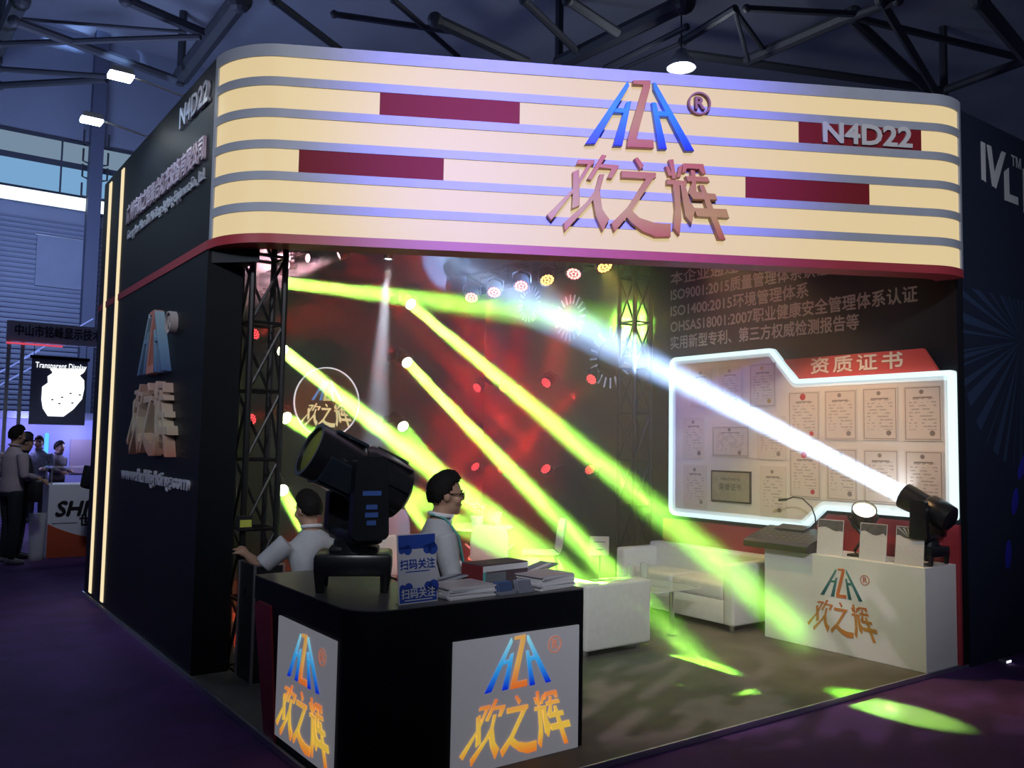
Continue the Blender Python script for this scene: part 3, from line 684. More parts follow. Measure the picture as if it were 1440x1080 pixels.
MB().box((-0.165, -0.088, 0.098), (0.168, -0.084, 0.128)).build('white_stripe', PAPER, bx_)
MB().box((-0.165, -0.088, 0.0), (-0.145, -0.084, 0.098)).build('teal_edge', mat('teal_print', (0.15, 0.5, 0.45), 0.5), bx_)
MB().box((-0.14, -0.088, 0.03), (0.0, -0.084, 0.09)).build('grey_print', mat('grey_print', (0.2, 0.22, 0.24), 0.5), bx_)
bk = thing('brochure', 'dark brochure with a striped cover lying slanted behind the far leaflet pile', 'brochure', (3.10, 4.0, TOPZ), 0.25)
MB().box((-0.16, -0.06, 0.0), (0.16, 0.06, 0.035), 0.003).build('lower_copy', mat('brochure_brown', (0.16, 0.07, 0.06), 0.4), bk)
MB().box((-0.14, -0.06, 0), (0.14, 0.07, 0.008), M=T(0, 0, 0.06) @ RY(-0.16)).build('cover', mat('brochure_blue', (0.16, 0.19, 0.28), 0.35), bk)
MB().box((-0.12, -0.03, 0.008), (0.12, 0.0, 0.0095), M=T(0, 0, 0.06) @ RY(-0.16)).build('stripe', PAPER, bk)
bk2 = thing('brochure', 'open brochure lying behind the leaflet pile next to the blue sign', 'brochure', (2.47, 3.985, TOPZ), 0.1)
MB().box((-0.15, -0.05, 0.0), (0.13, 0.05, 0.03), 0.003).build('lower_copy', MATS['brochure_brown'], bk2)
MB().box((-0.13, -0.05, 0), (0.14, 0.06, 0.007), M=T(0, 0, 0.048) @ RY(-0.14)).build('cover', mat('brochure_pale', (0.42, 0.44, 0.50), 0.35), bk2)
MB().box((-0.12, -0.02, 0.007), (0.12, 0.01, 0.0085), M=T(0, 0, 0.048) @ RY(-0.14)).build('stripe', mat('stripe_dark', (0.05, 0.06, 0.1), 0.4), bk2)
for lab, x, m in (('small holder of blue business cards nearer the blue sign', 2.665, (0.10, 0.16, 0.34)), ('small holder of grey business cards in front of the carton', 2.79, (0.30, 0.32, 0.40))):
    h = thing('card_holder', lab, 'card holder', (x, 3.70, TOPZ), 0.1)
    MB().box((-0.055, -0.03, 0.0), (0.055, 0.035, 0.018), 0.003).build('tray', mat('holder_acrylic', (0.25, 0.27, 0.32), 0.15), h)
    for i in range(5):
        MB().box((-0.046, 0, 0), (0.046, 0.003, 0.055), M=T(0, -0.018+i*0.009, 0.012) @ RX(-0.35)).build('card', mat('card_%d' % (i % 2) + lab[16:20], tuple(c*(1.6 if i % 2 else 0.7) for c in m), 0.4), h)

# ------------------------------------------------------------------ white counter by the wall
wc = thing('display_counter', 'white display counter with the printed logo under the certificate board', 'counter', (6.26, 3.385, 0.03))
MB().box((0, 0, 0), (0.455, 1.435, 0.762), 0.004).build('body', WHITEP, wc)
logo(wc, fr((-0.0005, 0.69, 0.135), (0, -1, 0), Z3), 0.465, 0.003, 'print')
CZ = 0.7935
cn = thing('lighting_console', 'black lighting control desk with sloping panel on the white counter', 'lighting console', (6.40, 4.675, CZ), 0.0)
prof = [(-0.20, 0.0), (0.22, 0.0), (0.24, 0.16), (0.17, 0.17), (-0.16, 0.075), (-0.20, 0.05)]
MB().prism(prof, -0.325, 0.325, fr((0, 0, 0), (1, 0, 0), Z3) @ T(0, 0, 0)).build('case', BLACKP, cn)
tilt_ = math.atan2(0.095, 0.33)
KEY = mat('console_key', (0.10, 0.10, 0.11), 0.4)
for r_ in range(4):
    for c_ in range(9):
        MB().box((-0.012, -0.02, 0), (0.012, 0.02, 0.008), 0.002, 1, M=T(-0.12+r_*0.055, -0.28+c_*0.07, 0.075+0.012+r_*0.055*math.tan(tilt_)-0.008) @ RY(-tilt_)).build('key', KEY, cn)
MB().box((-0.06, -0.15, 0), (0.06, 0.15, 0.006), M=T(0.135, 0.05, 0.168) @ RY(-tilt_)).build('screen', mat('console_screen', (0.02, 0.03, 0.04), 0.1), cn)
MB().tube([(0.2, -0.14, 0.16), (0.17, -0.15, 0.28), (0.15, -0.13, 0.36), (0.12, -0.06, 0.43), (0.10, 0.02, 0.44), (0.09, 0.08, 0.415)], 0.006, 8).build('gooseneck', BLACKP, cn, smooth=True)
MB().cyl((0.09, 0.08, 0.415), (0.085, 0.16, 0.405), 0.012, n=10).build('gooseneck_lamp', BLACKP, cn)
LPAGE = mat('leaflet_page', (0.75, 0.73, 0.75), 0.4, noise=0.06, nscale=60); LDARK = mat('leaflet_photo', (0.05, 0.05, 0.06), 0.35, noise=0.5, nscale=30)
RAYW = mat('leaflet_rays', (0.5, 0.5, 0.55), 0.4)
for i, (y, lab, rz_) in enumerate(((4.225, 'acrylic leaflet stand next to the lighting console', 0.10), (3.845, 'middle acrylic leaflet stand on the white counter', 0.02), (3.545, 'acrylic leaflet stand with white rays printed on top, in front of the moving head', 0.0))):
    s = thing('leaflet_stand', lab, 'leaflet stand', M=Matrix.Translation((6.325, y, CZ)) @ fr((0, 0, 0), (math.sin(rz_), -math.cos(rz_), 0), Z3) @ RX(-0.12), group='leaflet stands on the white counter')
    W, H = 0.112, 0.285
    MB().box((-W, 0, -0.003), (W, H, 0.001)).build('page', LPAGE, s)
    MB().box((-W-0.004, 0, 0.001), (W+0.004, H+0.004, 0.003)).build('cover_sheet', mat('clear_sheet', (0.6, 0.6, 0.62), 0.08, alpha=0.12), s)
    MB().box((-W-0.004, 0.0, -0.06), (W+0.004, 0.004, 0.0)).build('foot', MATS['clear_acrylic'], s)
    poly = [(-W+.004, H-.004), (-W+.004, H-.07)] + [(-W+.004+j*(2*W-.008)/8, H-.075+0.016*math.sin(j*0.8+i)) for j in range(1, 8)] + [(W-.004, H-.09), (W-.004, H-.004)]
    ph = MB().prism(poly, 0.0009, 0.0018).build('photo_area', LDARK, s)
    if i == 2:
        for a in (-0.9, -0.5, -0.18, 0.15, 0.5, 0.9):
            p0 = V((a*0.02, H-0.075, 0.002)); p1 = V((a*0.11, H-0.012, 0.002)); dr = (p1-p0).normalized().cross(V((0, 0, 1)))
            MB().prism([(q.x, q.y) for q in (p0-dr*0.001, p1-dr*0.005, p1+dr*0.005, p0+dr*0.001)][::-1], 0.0017, 0.0024).build('light_ray', RAYW, ph)
for nm, y, z, r_ in (('', 4.0, 1.155, 0.085),):
    p = thing('cob_par_light', 'round lamp glowing warm white between the leaflet stands on the white counter', 'stage light', M=Matrix.Translation((6.47, 4.0, z)) @ V((-0.50, -0.45, 0.74)).to_track_quat('Z', 'Y').to_matrix().to_4x4())
    MB().lathe([(0.06, -0.16), (0.09, -0.14), (0.098, 0.0), (0.098, 0.03), (0.088, 0.03), (0.085, 0.0)], 24).build('can', HEADM, p, smooth=True)
    MB().lathe([(0.086, 0.012), (0.05, 0.022), (0.001, 0.026)], 22).build('lens', glowmat('par_warm', (1.0, 0.86, 0.55), 7), p, smooth=True)
    bpy.context.view_layer.update(); iv = p.matrix_world.inverted()
    for s in (-1, 1): MB().tube([(s*0.10, 0, -0.03), (s*0.115, 0, -0.06), iv @ V((6.47, 4.0+s*0.09, 0.83)), iv @ V((6.47, 4.0+s*0.06, 0.80))], 0.012, 8).build('yoke_leg', HEADM, p)
    MB().box((6.38, 3.90, 0.794), (6.56, 4.10, 0.812), M=iv).build('foot_plate', HEADM, p)

# ------------------------------------------------------------------ white sofas, coffee table
def sofa(label, loc, rz, length, depth, hb, arm_h, seats=2):
    """local x along the length, local y towards the seat front"""
    s = thing('sofa', label, 'sofa', loc, rz)
    aw = 0.12; bd = 0.17
    MB().box((0.006, 0, 0.06), (length-0.006, bd, hb), 0.03, 3).build('back', LEATHER, s, smooth=True)
    MB().box((aw-0.02, bd-0.01, 0.06), (length-aw+0.02, depth-0.012, 0.27), 0.02).build('base', LEATHER, s, smooth=True)
    for x in (0, length-aw): MB().box((x, 0.004, 0.058), (x+aw, depth, arm_h), 0.025, 3).build('armrest', LEATHER, s, smooth=True)
    w_ = (length-2*aw)/seats
    for i in range(seats):
        MB().box((aw+i*w_+0.004, bd, 0.26), (aw+(i+1)*w_-0.004, depth-0.01, 0.42), 0.04, 3).build('seat_cushion', LEATHER, s, smooth=True)
    for x in (0.08, length-0.08):
        for y in (0.07, depth-0.08): MB().cyl((x, y, 0.0), (x, y, 0.07), 0.02, 0.028, n=10).build('foot', CHROME, s)
    return s
sofa('long white leather sofa standing against the wall under the certificate board', (6.715, 5.02, 0.03), math.pi/2, 1.5, 0.63, 0.64, 0.60)
sofa('white leather sofa turned away, beside the reception counter', (4.36, 6.55, 0.03), -math.pi/2, 1.55, 0.70, 0.57, 0.56)
tb = thing('coffee_table', 'low glass coffee table on a shiny metal leg between the sofas', 'table', (5.60, 5.62, 0.03))
MB().box((-0.28, -0.42, 0.385), (0.28, 0.42, 0.397), 0.004).build('glass_top', mat('green_glass', (0.75, 0.9, 0.8), 0.05, alpha=0.35, spec=0.8), tb)
for x, y in ((-0.03, -0.36), (-0.03, 0.36)):
    MB().cyl((x, y, 0.0), (x, y, 0.386), 0.022, n=14).build('leg', CHROME, tb, smooth=True)
    MB().cyl((x, y, 0.0), (x, y, 0.008), 0.05, n=16).build('leg_plate', CHROME, tb)
GLASS = mat('clear_glass', (0.85, 0.88, 0.85), 0.05, alpha=0.35, spec=0.8)
for i, (x, y, h) in enumerate(((5.72, 5.93, 0.12), (5.80, 5.83, 0.14))):
    c = MB().lathe([(0.032, 0.0), (0.036, 0.01), (0.04, h), (0.037, h), (0.033, 0.012)], 16, None, True, True).build('drinking_glass', GLASS, None, T(x, y, 0.4275), smooth=True)
    tag(c, 'clear tumbler on the coffee table, ' + ('shorter one' if i == 0 else 'taller one'), 'glass', 'tumblers')
pc = thing('price_card', 'pale card on a thin stand by the far end of the long sofa', 'sign', M=Matrix.Translation((6.22, 6.92, 0.03)) @ fr((0, 0, 0), (0.75, -0.66, 0), Z3))
MB().box((-0.10, 0.46, -0.003), (0.10, 0.66, 0.003)).build('card', mat('cream_card', (0.7, 0.6, 0.4), 0.6), pc)
MB().cyl((0, 0.0, -0.012), (0, 0.62, -0.012), 0.008, n=8).build('stand', BLACKM, pc); MB().box((-0.09, 0.0, -0.09), (0.09, 0.012, 0.07)).build('foot', BLACKM, pc)
for w_, y in ((0.06, 0.60), (0.035, 0.52)): MB().box((-w_, y-0.006, 0.003), (w_, y+0.006, 0.0045)).build('printed_line', mat('card_ink', (0.1, 0.08, 0.06)), pc)

# ------------------------------------------------------------------ shell chairs and round table
def chair(label, loc, rz):
    c = thing('shell_chair', label, 'chair', loc, rz, 'white shell chairs')
    # local +y is the sitting direction
    prof = [(0.22, 0.435), (0.18, 0.45), (0.05, 0.44), (-0.10, 0.435), (-0.17, 0.46), (-0.205, 0.54), (-0.225, 0.66), (-0.25, 0.80), (-0.255, 0.83)]
    wid = [0.17, 0.20, 0.22, 0.215, 0.20, 0.185, 0.20, 0.175, 0.14]
    def shell(lo, hi):
        b = MB(); bm = b.bm; n = 9; grid = []
        idx = range(lo, hi)
        for i in idx:
            y, z = prof[i]; row = []
            for j in range(n):
                s = -1+2*j/(n-1); back = max(0, min(1, (i-3)/3))
                row.append(bm.verts.new((wid[i]*s, y + back*0.05*s*s, z + (1-back)*0.035*s*s)))
            grid.append(row)
        for a, d in zip(grid, grid[1:]):
            for j in range(n-1): bm.faces.new((a[j], a[j+1], d[j+1], d[j]))
        me = b.mesh('shell', True)
        o = link('seat' if lo == 0 else 'backrest', me, WHITEPL, c)
        sm = o.modifiers.new('thick', 'SOLIDIFY'); sm.thickness = 0.012; sm.offset = 0
        sb = o.modifiers.new('smooth', 'SUBSURF'); sb.levels = 1; sb.render_levels = 1
        return o
    shell(0, 5); shell(4, 9)
    for sx in (-1, 1):
        for sy, y in ((1, 0.16), (-1, -0.14)):
            MB().tube([(sx*0.12, y, 0.425), (sx*0.17, y*1.15, 0.41), (sx*0.20, y*1.45, 0.2), (sx*0.215, y*1.6, 0.0)], 0.011, 8).build('leg', CHROME, c, smooth=True)
        MB().tube([(sx*0.19, -0.22, 0.60), (sx*0.235, -0.06, 0.62), (sx*0.235, 0.10, 0.60)], 0.011, 8).build('armrest', WHITEPL, c, smooth=True) if 'arms' in label else None
    return c
def facing(dx, dy): return math.atan2(-dx, dy)
chair('white shell chair with arms seen from behind, in front of the flower pot', (4.97, 7.18, 0.03), facing(0.55, 0.80))
chair('white shell chair turned sideways near the white sofa', (5.80, 7.36, 0.03), facing(-0.81, 0.45))
chair('white shell chair partly hidden behind the large moving head lamp', (3.58, 6.86, 0.03), facing(0.4, 0.9))
chair('white shell chair farthest back behind the man with glasses', (5.0, 8.85, 0.03), facing(0.3, -0.9))
rt_ = thing('round_table', 'small round white table with a flower pot on it', 'table', (5.28, 7.85, 0.03))
MB().lathe([(0.001, 0.70), (0.38, 0.70), (0.39, 0.71), (0.39, 0.72), (0.38, 0.73), (0.001, 0.73)], 32).build('table_top', WHITEPL, rt_, smooth=True)
MB().lathe([(0.22, 0.0), (0.22, 0.012), (0.035, 0.03), (0.03, 0.70)], 20).build('pedestal', CHROME, rt_, smooth=True)
pl = thing('potted_flowers', 'small pot of yellow flowers on the round white table', 'plant', (5.22, 7.78, 0.762))
MB().lathe([(0.055, 0.0), (0.075, 0.09), (0.08, 0.11), (0.07, 0.11), (0.06, 0.08)], 16).build('pot', WHITEPL, pl, smooth=True)
FLW = mat('yellow_petals', (0.7, 0.55, 0.08), 0.6); LEAFM = mat('green_leaf', (0.12, 0.25, 0.05), 0.6)
for i in range(26):
    a = random.uniform(0, 6.28); r_ = random.uniform(0, 0.13); h = random.uniform(0.16, 0.26)
    x, y = r_*math.cos(a), r_*math.sin(a)
    if i % 3 == 0: MB().tube([(x*0.3, y*0.3, 0.1), (x*0.8, y*0.8, h*0.8), (x, y, h)], 0.004, 5).build('stem', LEAFM, pl)
    MB().ball((x, y, h), (0.022, 0.022, 0.014), 7, 5).build('flower', FLW, pl)
gl = MB().lathe([(0.03, 0.0), (0.035, 0.01), (0.045, 0.16), (0.042, 0.16), (0.032, 0.012)], 14).build('vase', GLASS, None, T(5.42, 7.68, 0.762), smooth=True)
tag(gl, 'tall clear glass beside the yellow flowers', 'glass')
# ------------------------------------------------------------------ people
def fused(mb, name, voxel, smooth_it=6):
    """one continuous surface from overlapping tapered pieces"""
    me = mb.mesh(name)
    o = bpy.data.objects.new('tmp', me); COL.objects.link(o)
    r = o.modifiers.new('r', 'REMESH'); r.mode = 'VOXEL'; r.voxel_size = voxel; r.use_smooth_shade = True
    s = o.modifiers.new('s', 'SMOOTH'); s.factor = 0.5; s.iterations = smooth_it
    bpy.context.view_layer.update()
    out = bpy.data.meshes.new_from_object(o.evaluated_get(bpy.context.evaluated_depsgraph_get()))
    bpy.data.objects.remove(o); bpy.data.meshes.remove(me)
    out.name = name
    for p in out.polygons: p.use_smooth = True
    return out
def loft(mb, rings, n=18):
    """rings: (centre, half width, half depth, lean axis y) ellipses stacked upwards"""
    bm = mb.bm; R = []
    for c, a, b in rings:
        c = V(c); R.append([bm.verts.new((c.x+a*math.cos(2*math.pi*i/n), c.y+b*math.sin(2*math.pi*i/n), c.z)) for i in range(n)])
    for p, q in zip(R, R[1:]):
        for i in range(n): bm.faces.new((p[i], p[(i+1) % n], q[(i+1) % n], q[i]))
    bm.faces.new(R[0][::-1]); bm.faces.new(R[-1])
def hand(mb, wrist, d, palm_n, k=1.0, curl=0.5, side=1):
    """palm and five curled fingers; d = forearm direction, palm_n = palm normal"""
    d = V(d).normalized(); nrm = (V(palm_n) - d*V(palm_n).dot(d)).normalized(); lat = d.cross(nrm)*side
    w_ = V(wrist)
    c = w_ + d*0.045*k
    mb.tube([w_, w_+d*0.03*k, w_+d*0.085*k], 0, 10, [0.024*k, 0.034*k, 0.036*k])
    for i, (off, ln) in enumerate(((-0.033, 0.066), (-0.011, 0.076), (0.011, 0.071), (0.032, 0.055))):
        p0 = w_ + d*0.078*k + lat*off*k; a = 0.25*curl; p = [p0]; dirv = d.copy()
        for sgm in (0.42, 0.33, 0.25):
            dirv = (dirv*math.cos(curl*0.8) + nrm*math.sin(curl*0.8)).normalized() if len(p) > 1 else (dirv*math.cos(a)+nrm*math.sin(a)).normalized()
            p.append(p[-1]+dirv*ln*sgm*k)
        mb.tube(p, 0, 7, [0.0105*k, 0.010*k, 0.009*k, 0.007*k])
    t0 = w_ + d*0.03*k - lat*0.03*k
    mb.tube([t0, t0 + (d*0.55-lat*0.8+nrm*0.2).normalized()*0.035*k, t0 + (d*0.8-lat*0.5+nrm*0.4).normalized()*0.065*k], 0, 7, [0.014*k, 0.011*k, 0.008*k])
SKIN = mat('skin', (0.42, 0.25, 0.17), 0.5, noise=0.06, nscale=12)
HAIRM = mat('black_hair', (0.008, 0.007, 0.007), 0.75, spec=0.15, noise=0.3, nscale=60, bump=0.3)
EYEM = mat('dark_eye', (0.01, 0.01, 0.012), 0.2); LIPM = mat('lip', (0.35, 0.15, 0.12), 0.5)
def person(label, loc, rz, J, clothes, voxel=0.012, long_sleeve=False, hair='short', glasses=False, extra=None):
    """J: joints in the body's own frame (x right, y forward, z up)"""
    t = thing('person', label, 'person', loc, rz)
    g = {k_: V(v) for k_, v in J.items() if len(v) == 3}
    neck, head = g['neck'], g['head']; hM = Matrix.Translation(head) @ RZ(J.get('yaw', (0,))[0]) @ RX(J.get('nod', (0,))[0])
    b = MB()
    # head: skull, jaw, nose, brow, ears
    b.ball((0, -0.008, 0.022), (0.076, 0.096, 0.104), 20, 14, hM); b.ball((0, 0.022, -0.052), (0.058, 0.068, 0.062), 16, 10, hM); b.ball((0, 0.062, -0.088), (0.028, 0.026, 0.024), 10, 8, hM)
    b.ball((0, 0.094, -0.014), (0.013, 0.024, 0.014), 10, 8, hM); b.tube([hM @ V((0, 0.078, 0.022)), hM @ V((0, 0.10, -0.012))], 0, 8, [0.009, 0.013])
    b.ball((0, 0.076, 0.028), (0.052, 0.016, 0.012), 12, 8, hM); b.ball((0, 0.084, -0.050), (0.026, 0.012, 0.011), 10, 8, hM)
    for s in (-1, 1): b.ball((s*0.078, -0.006, 0.0), (0.012, 0.022, 0.032), 10, 8, hM); b.ball((s*0.045, 0.058, -0.02), (0.026, 0.03, 0.03), 10, 8, hM)
    b.tube([neck - V((0, 0.0, 0.05)), neck, head + V((0, -0.01, -0.05))], 0, 14, [0.07, 0.056, 0.054])
    pel, ch = g['pelvis'], g['chest']
    sh = (g['sh_l']+g['sh_r'])/2
    rings = [(pel+V((0, 0, -0.06)), 0.15, 0.11), (pel+V((0, 0, 0.05)), 0.145, 0.105), (pel.lerp(ch, 0.5), 0.135, 0.10), (ch, 0.155, 0.112), (sh+V((0, 0, -0.03)), 0.165, 0.09), (sh+V((0, 0, 0.035)), 0.09, 0.06)]
    loft(b, rings)
    for s in 'lr':
        b.tube([g['sh_'+s], g['sh_'+s].lerp(g['el_'+s], 0.5), g['el_'+s], g['el_'+s].lerp(g['wr_'+s], 0.4), g['wr_'+s]], 0, 12, [0.052, 0.045, 0.037, 0.036, 0.025])
        dv = (g['wr_'+s]-g['el_'+s]).normalized()
        hand(b, g['wr_'+s], (g.get('hd_'+s) or dv), J.get('pn_'+s, (0, 0, -1)), 1.0, 0.45, 1 if s == 'r' else -1)
        if 'hip_l' in g:
            b.tube([g['hip_'+s], g['kn_'+s], g['an_'+s]], 0, 12, [0.078, 0.052, 0.036])
    link('body', fused(b, 'body', voxel*0.75), SKIN, t)
    # face details
    for s in (-1, 1):
        MB().ball((s*0.031, 0.081, 0.012), (0.012, 0.008, 0.006), 10, 6, hM).build('eye', EYEM, t, smooth=True)
        MB().tube([hM @ V((s*0.014, 0.092, 0.031)), hM @ V((s*0.032, 0.090, 0.036)), hM @ V((s*0.05, 0.078, 0.030))], 0.004, 6).build('eyebrow', HAIRM, t)
    MB().ball((0, 0.094, -0.050), (0.021, 0.006, 0.006), 10, 6, hM).build('mouth', LIPM, t, smooth=True)
    # hair cap
    hb = MB(); bm = hb.bm; bmesh.ops.create_uvsphere(bm, u_segments=40, v_segments=28, radius=1)
    rnd = random.Random(3)
    for v in list(bm.verts):
        x, y, z = v.co
        front = y > 0.25
        ks = [(-1.01, -0.62), (-0.35, -0.55), (-0.1, -0.30), (0.12, -0.12), (0.22, -0.22), (0.34, 0.12), (0.55, 0.36), (0.8, 0.46), (1.01, 0.48)]
        for (ya, la), (yb, lb) in zip(ks, ks[1:]):
            if ya <= y <= yb: lim = la+(lb-la)*(y-ya)/(yb-ya)
        if z < lim: bm.verts.remove(v); continue
        kk = 1.0 + rnd.uniform(-0.035, 0.04)
        top = max(0, z)
        v.co = V((x*0.0835*kk, (y*0.1055)*kk-0.010+0.010*top*max(0, y), 0.022 + z*0.117*kk + 0.026*top*max(0, y+0.4)))
    for v in bm.verts: v.co = hM @ v.co
    ho = hb.build('hair', HAIRM, t, smooth=True)
    sd = ho.modifiers.new('thick', 'SOLIDIFY'); sd.thickness = 0.010; sd.offset = -0.6
    if glasses:
        for s in (-1, 1):
            rp = [hM @ V((s*(0.034+0.026*math.cos(a)), 0.103-0.006*abs(math.cos(a)), 0.010+0.019*math.sin(a))) for a in [2*math.pi*i/14 for i in range(15)]]
            MB().tube(rp, 0.0028, 5).build('glasses_rim', EYEM, t)
            MB().tube([hM @ V((s*0.060, 0.098, 0.014)), hM @ V((s*0.079, 0.05, 0.016)), hM @ V((s*0.084, -0.012, 0.014))], 0.003, 5).build('glasses_temple', EYEM, t)
        MB().tube([hM @ V((-0.009, 0.105, 0.014)), hM @ V((0, 0.109, 0.017)), hM @ V((0.009, 0.105, 0.014))], 0.0028, 5).build('glasses_bridge', EYEM, t)
    # shirt
    if clothes.get('shirt') is not None:
        b = MB(); e = 0.016
        loft(b, [(pel+V((0, 0, -0.05 if 'hip_l' in g else 0)), 0.175, 0.135), (pel+V((0, 0, 0.06)), 0.17, 0.132), (pel.lerp(ch, 0.5), 0.162, 0.126), (ch, 0.18, 0.134), (sh+V((0, 0, -0.03)), 0.188, 0.108), (sh+V((0, 0, 0.035)), 0.12, 0.08), (neck+V((0, -0.004, 0.0)), 0.066, 0.066)])
        for s in 'lr':
            a0, a1, a2 = g['sh_'+s], g['el_'+s], g['wr_'+s]
            if long_sleeve: b.tube([a0, a0.lerp(a1, 0.5), a1, a1.lerp(a2, 0.5), a1.lerp(a2, 0.94)], 0, 14, [0.074, 0.066, 0.056, 0.052, 0.043])
            else: b.tube([a0, a0.lerp(a1, 0.5), a0.lerp(a1, 0.95)], 0, 14, [0.076, 0.070, 0.068])
        so = link('shirt', fused(b, 'shirt', voxel, 4), clothes['shirt'], t)
        nd = (neck-sh).normalized()
        MB().tube([neck + V((0.064*math.cos(a), 0.064*math.sin(a)+0.004, 0.022+0.010*math.cos(a+math.pi/2))) for a in [math.pi/2+0.25+(2*math.pi-0.5)*i/16 for i in range(17)]], 0.013, 8).build('collar', clothes.get('collar', clothes['shirt']), so, smooth=True)
        for s in (-1, 1):
            MB().prism([(0.0, 0.0), (s*0.055, 0.012), (s*0.035, -0.07)] if s < 0 else [(0.0, 0.0), (0.035, -0.07), (0.055, 0.012)], 0, 0.008, Matrix.Translation(neck+V((0, 0.075, 0.015))) @ RX(math.pi/2-0.45)).build('collar_point', clothes.get('collar', clothes['shirt']), so)
    if clothes.get('trousers') is not None and 'hip_l' in g:
        b = MB(); loft(b, [(pel+V((0, 0, -0.09)), 0.155, 0.125), (pel+V((0, 0, 0.02)), 0.165, 0.125), (pel+V((0, 0, 0.06)), 0.160, 0.122)])
        for s in 'lr':
            b.tube([g['hip_'+s], g['hip_'+s].lerp(g['kn_'+s], 0.5), g['kn_'+s], g['kn_'+s].lerp(g['an_'+s], 0.5), g['an_'+s]+V((0, 0, 0.0))], 0, 14, [0.098, 0.085, 0.069, 0.066, 0.056])
        link('trousers', fused(b, 'trousers', voxel, 4), clothes['trousers'], t)
        for s in 'lr':
            a = g['an_'+s]; f_ = V(J.get('toe', (0, 1, 0))).normalized()
            b = MB(); b.tube([a+V((0, 0, -0.015))-f_*0.06, a+V((0, 0, -0.02)), a+f_*0.10+V((0, 0, -0.045)), a+f_*0.19+V((0, 0, -0.055))], 0, 12, [0.038, 0.046, 0.042, 0.024])
            link('shoe', fused(b, 'shoe', 0.012, 3), clothes.get('shoes', mat('black_shoe', (0.015, 0.014, 0.014), 0.4)), t)
    if extra: extra(t, g, hM)
    return t
SHIRTG = mat('pale_grey_shirt', (0.48, 0.50, 0.53), 0.7, noise=0.08, nscale=10, bump=0.15)
COLLARW = mat('white_collar', (0.78, 0.78, 0.8), 0.6)
GREYT = mat('grey_trousers', (0.17, 0.17, 0.18), 0.8, noise=0.1, nscale=14); DARKT = mat('dark_trousers', (0.018, 0.02, 0.028), 0.8)

# stool and man with glasses behind the counter, looking along the counter
MANX, MANY = 2.60, 4.34
st = thing('bar_stool', 'black stool behind the reception counter under the man with glasses', 'stool', (MANX-0.04, MANY+0.03, 0.03))
MB().lathe([(0.001, 0.56), (0.17, 0.56), (0.18, 0.58), (0.17, 0.62), (0.001, 0.62)], 20).build('seat', BLACKP, st, smooth=True)
MB().lathe([(0.18, 0.0), (0.18, 0.015), (0.03, 0.04), (0.025, 0.56)], 16).build('column', CHROME, st, smooth=True)
def strap(t, g, hM):
    TEAL = mat('teal_lanyard', (0.10, 0.42, 0.38), 0.6)
    n_, c_ = g['neck'], g['chest']
    for s in (-1, 1):
        MB().tube([n_+V((s*0.05, -0.06, 0.03)), n_+V((s*0.078, 0.02, 0.005)), n_+V((s*0.06, 0.105, -0.10)), c_+V((s*0.02, 0.155, -0.05)), c_+V((0, 0.155, -0.12))], 0.006, 6).build('lanyard', TEAL, t)
    MB().box((-0.045, 0.145, -0.22), (0.045, 0.152, -0.11), M=Matrix.Translation(c_)).build('badge', TEAL, t)
person('man with glasses and pale shirt sitting behind the reception counter, looking to the side', (MANX, MANY, 0.0), facing(0.93, -0.36),
       dict(pelvis=(0, -0.02, 0.76), chest=(0, 0.03, 1.02), neck=(0, 0.04, 1.215), head=(0, 0.075, 1.345), sh_l=(-0.185, 0.03, 1.135), sh_r=(0.185, 0.03, 1.135),
            el_l=(-0.24, 0.10, 0.92), el_r=(0.24, 0.08, 0.90), wr_l=(-0.16, 0.30, 0.86), wr_r=(0.14, 0.26, 0.80),
            hip_l=(-0.09, 0.0, 0.74), hip_r=(0.09, 0.0, 0.74), kn_l=(-0.10, 0.36, 0.62), kn_r=(0.10, 0.34, 0.60), an_l=(-0.10, 0.30, 0.22), an_r=(0.10, 0.28, 0.20), nod=(-0.03,), pn_l=(0.6, 0, -0.7), pn_r=(-0.6, 0, -0.7)),
       dict(shirt=SHIRTG, collar=COLLARW, trousers=DARKT), 0.010, True, glasses=True, extra=strap)

# man with his back turned, on a black chair
LM = (2.47, 5.66)
fc = thing('office_chair', 'black chair under the man with his back turned', 'chair', (LM[0], LM[1], 0.03), facing(0.0, 1.0))
MB().box((-0.22, -0.20, 0.36), (0.22, 0.20, 0.43), 0.03).build('seat', BLACKP, fc, smooth=True)
MB().box((-0.20, -0.26, 0.46), (0.20, -0.225, 0.62), 0.02).build('backrest', BLACKP, fc, smooth=True)
for s in (-1, 1):
    MB().tube([(s*0.2, -0.24, 0.58), (s*0.21, -0.23, 0.38), (s*0.21, -0.22, 0.0)], 0.014, 8).build('leg', BLACKM, fc); MB().tube([(s*0.2, 0.17, 0.37), (s*0.21, 0.2, 0.0)], 0.014, 8).build('leg', BLACKM, fc)
person('man in a pale shirt sitting with his back turned beside the truss column', (LM[0], LM[1], 0.0), facing(0.0, 1.0),
       dict(pelvis=(0, -0.05, 0.57), chest=(-0.02, 0.01, 0.84), neck=(-0.03, 0.05, 1.035), head=(-0.045, 0.085, 1.165), sh_l=(-0.21, 0.02, 0.955), sh_r=(0.16, 0.04, 0.965),
            el_l=(-0.37, 0.08, 0.80), el_r=(0.27, 0.16, 0.75), wr_l=(-0.40, 0.30, 0.86), wr_r=(0.16, 0.38, 0.80),
            hip_l=(-0.09, 0.0, 0.54), hip_r=(0.09, 0.0, 0.54), kn_l=(-0.33, 0.18, 0.47), kn_r=(0.14, 0.38, 0.49), an_l=(-0.18, 0.05, 0.13), an_r=(0.13, 0.30, 0.11), nod=(-0.18,), yaw=(0.30,), pn_l=(0, 0, -1), pn_r=(0, 0, -1)),
       dict(shirt=SHIRTG, collar=COLLARW, trousers=GREYT), 0.011, False)
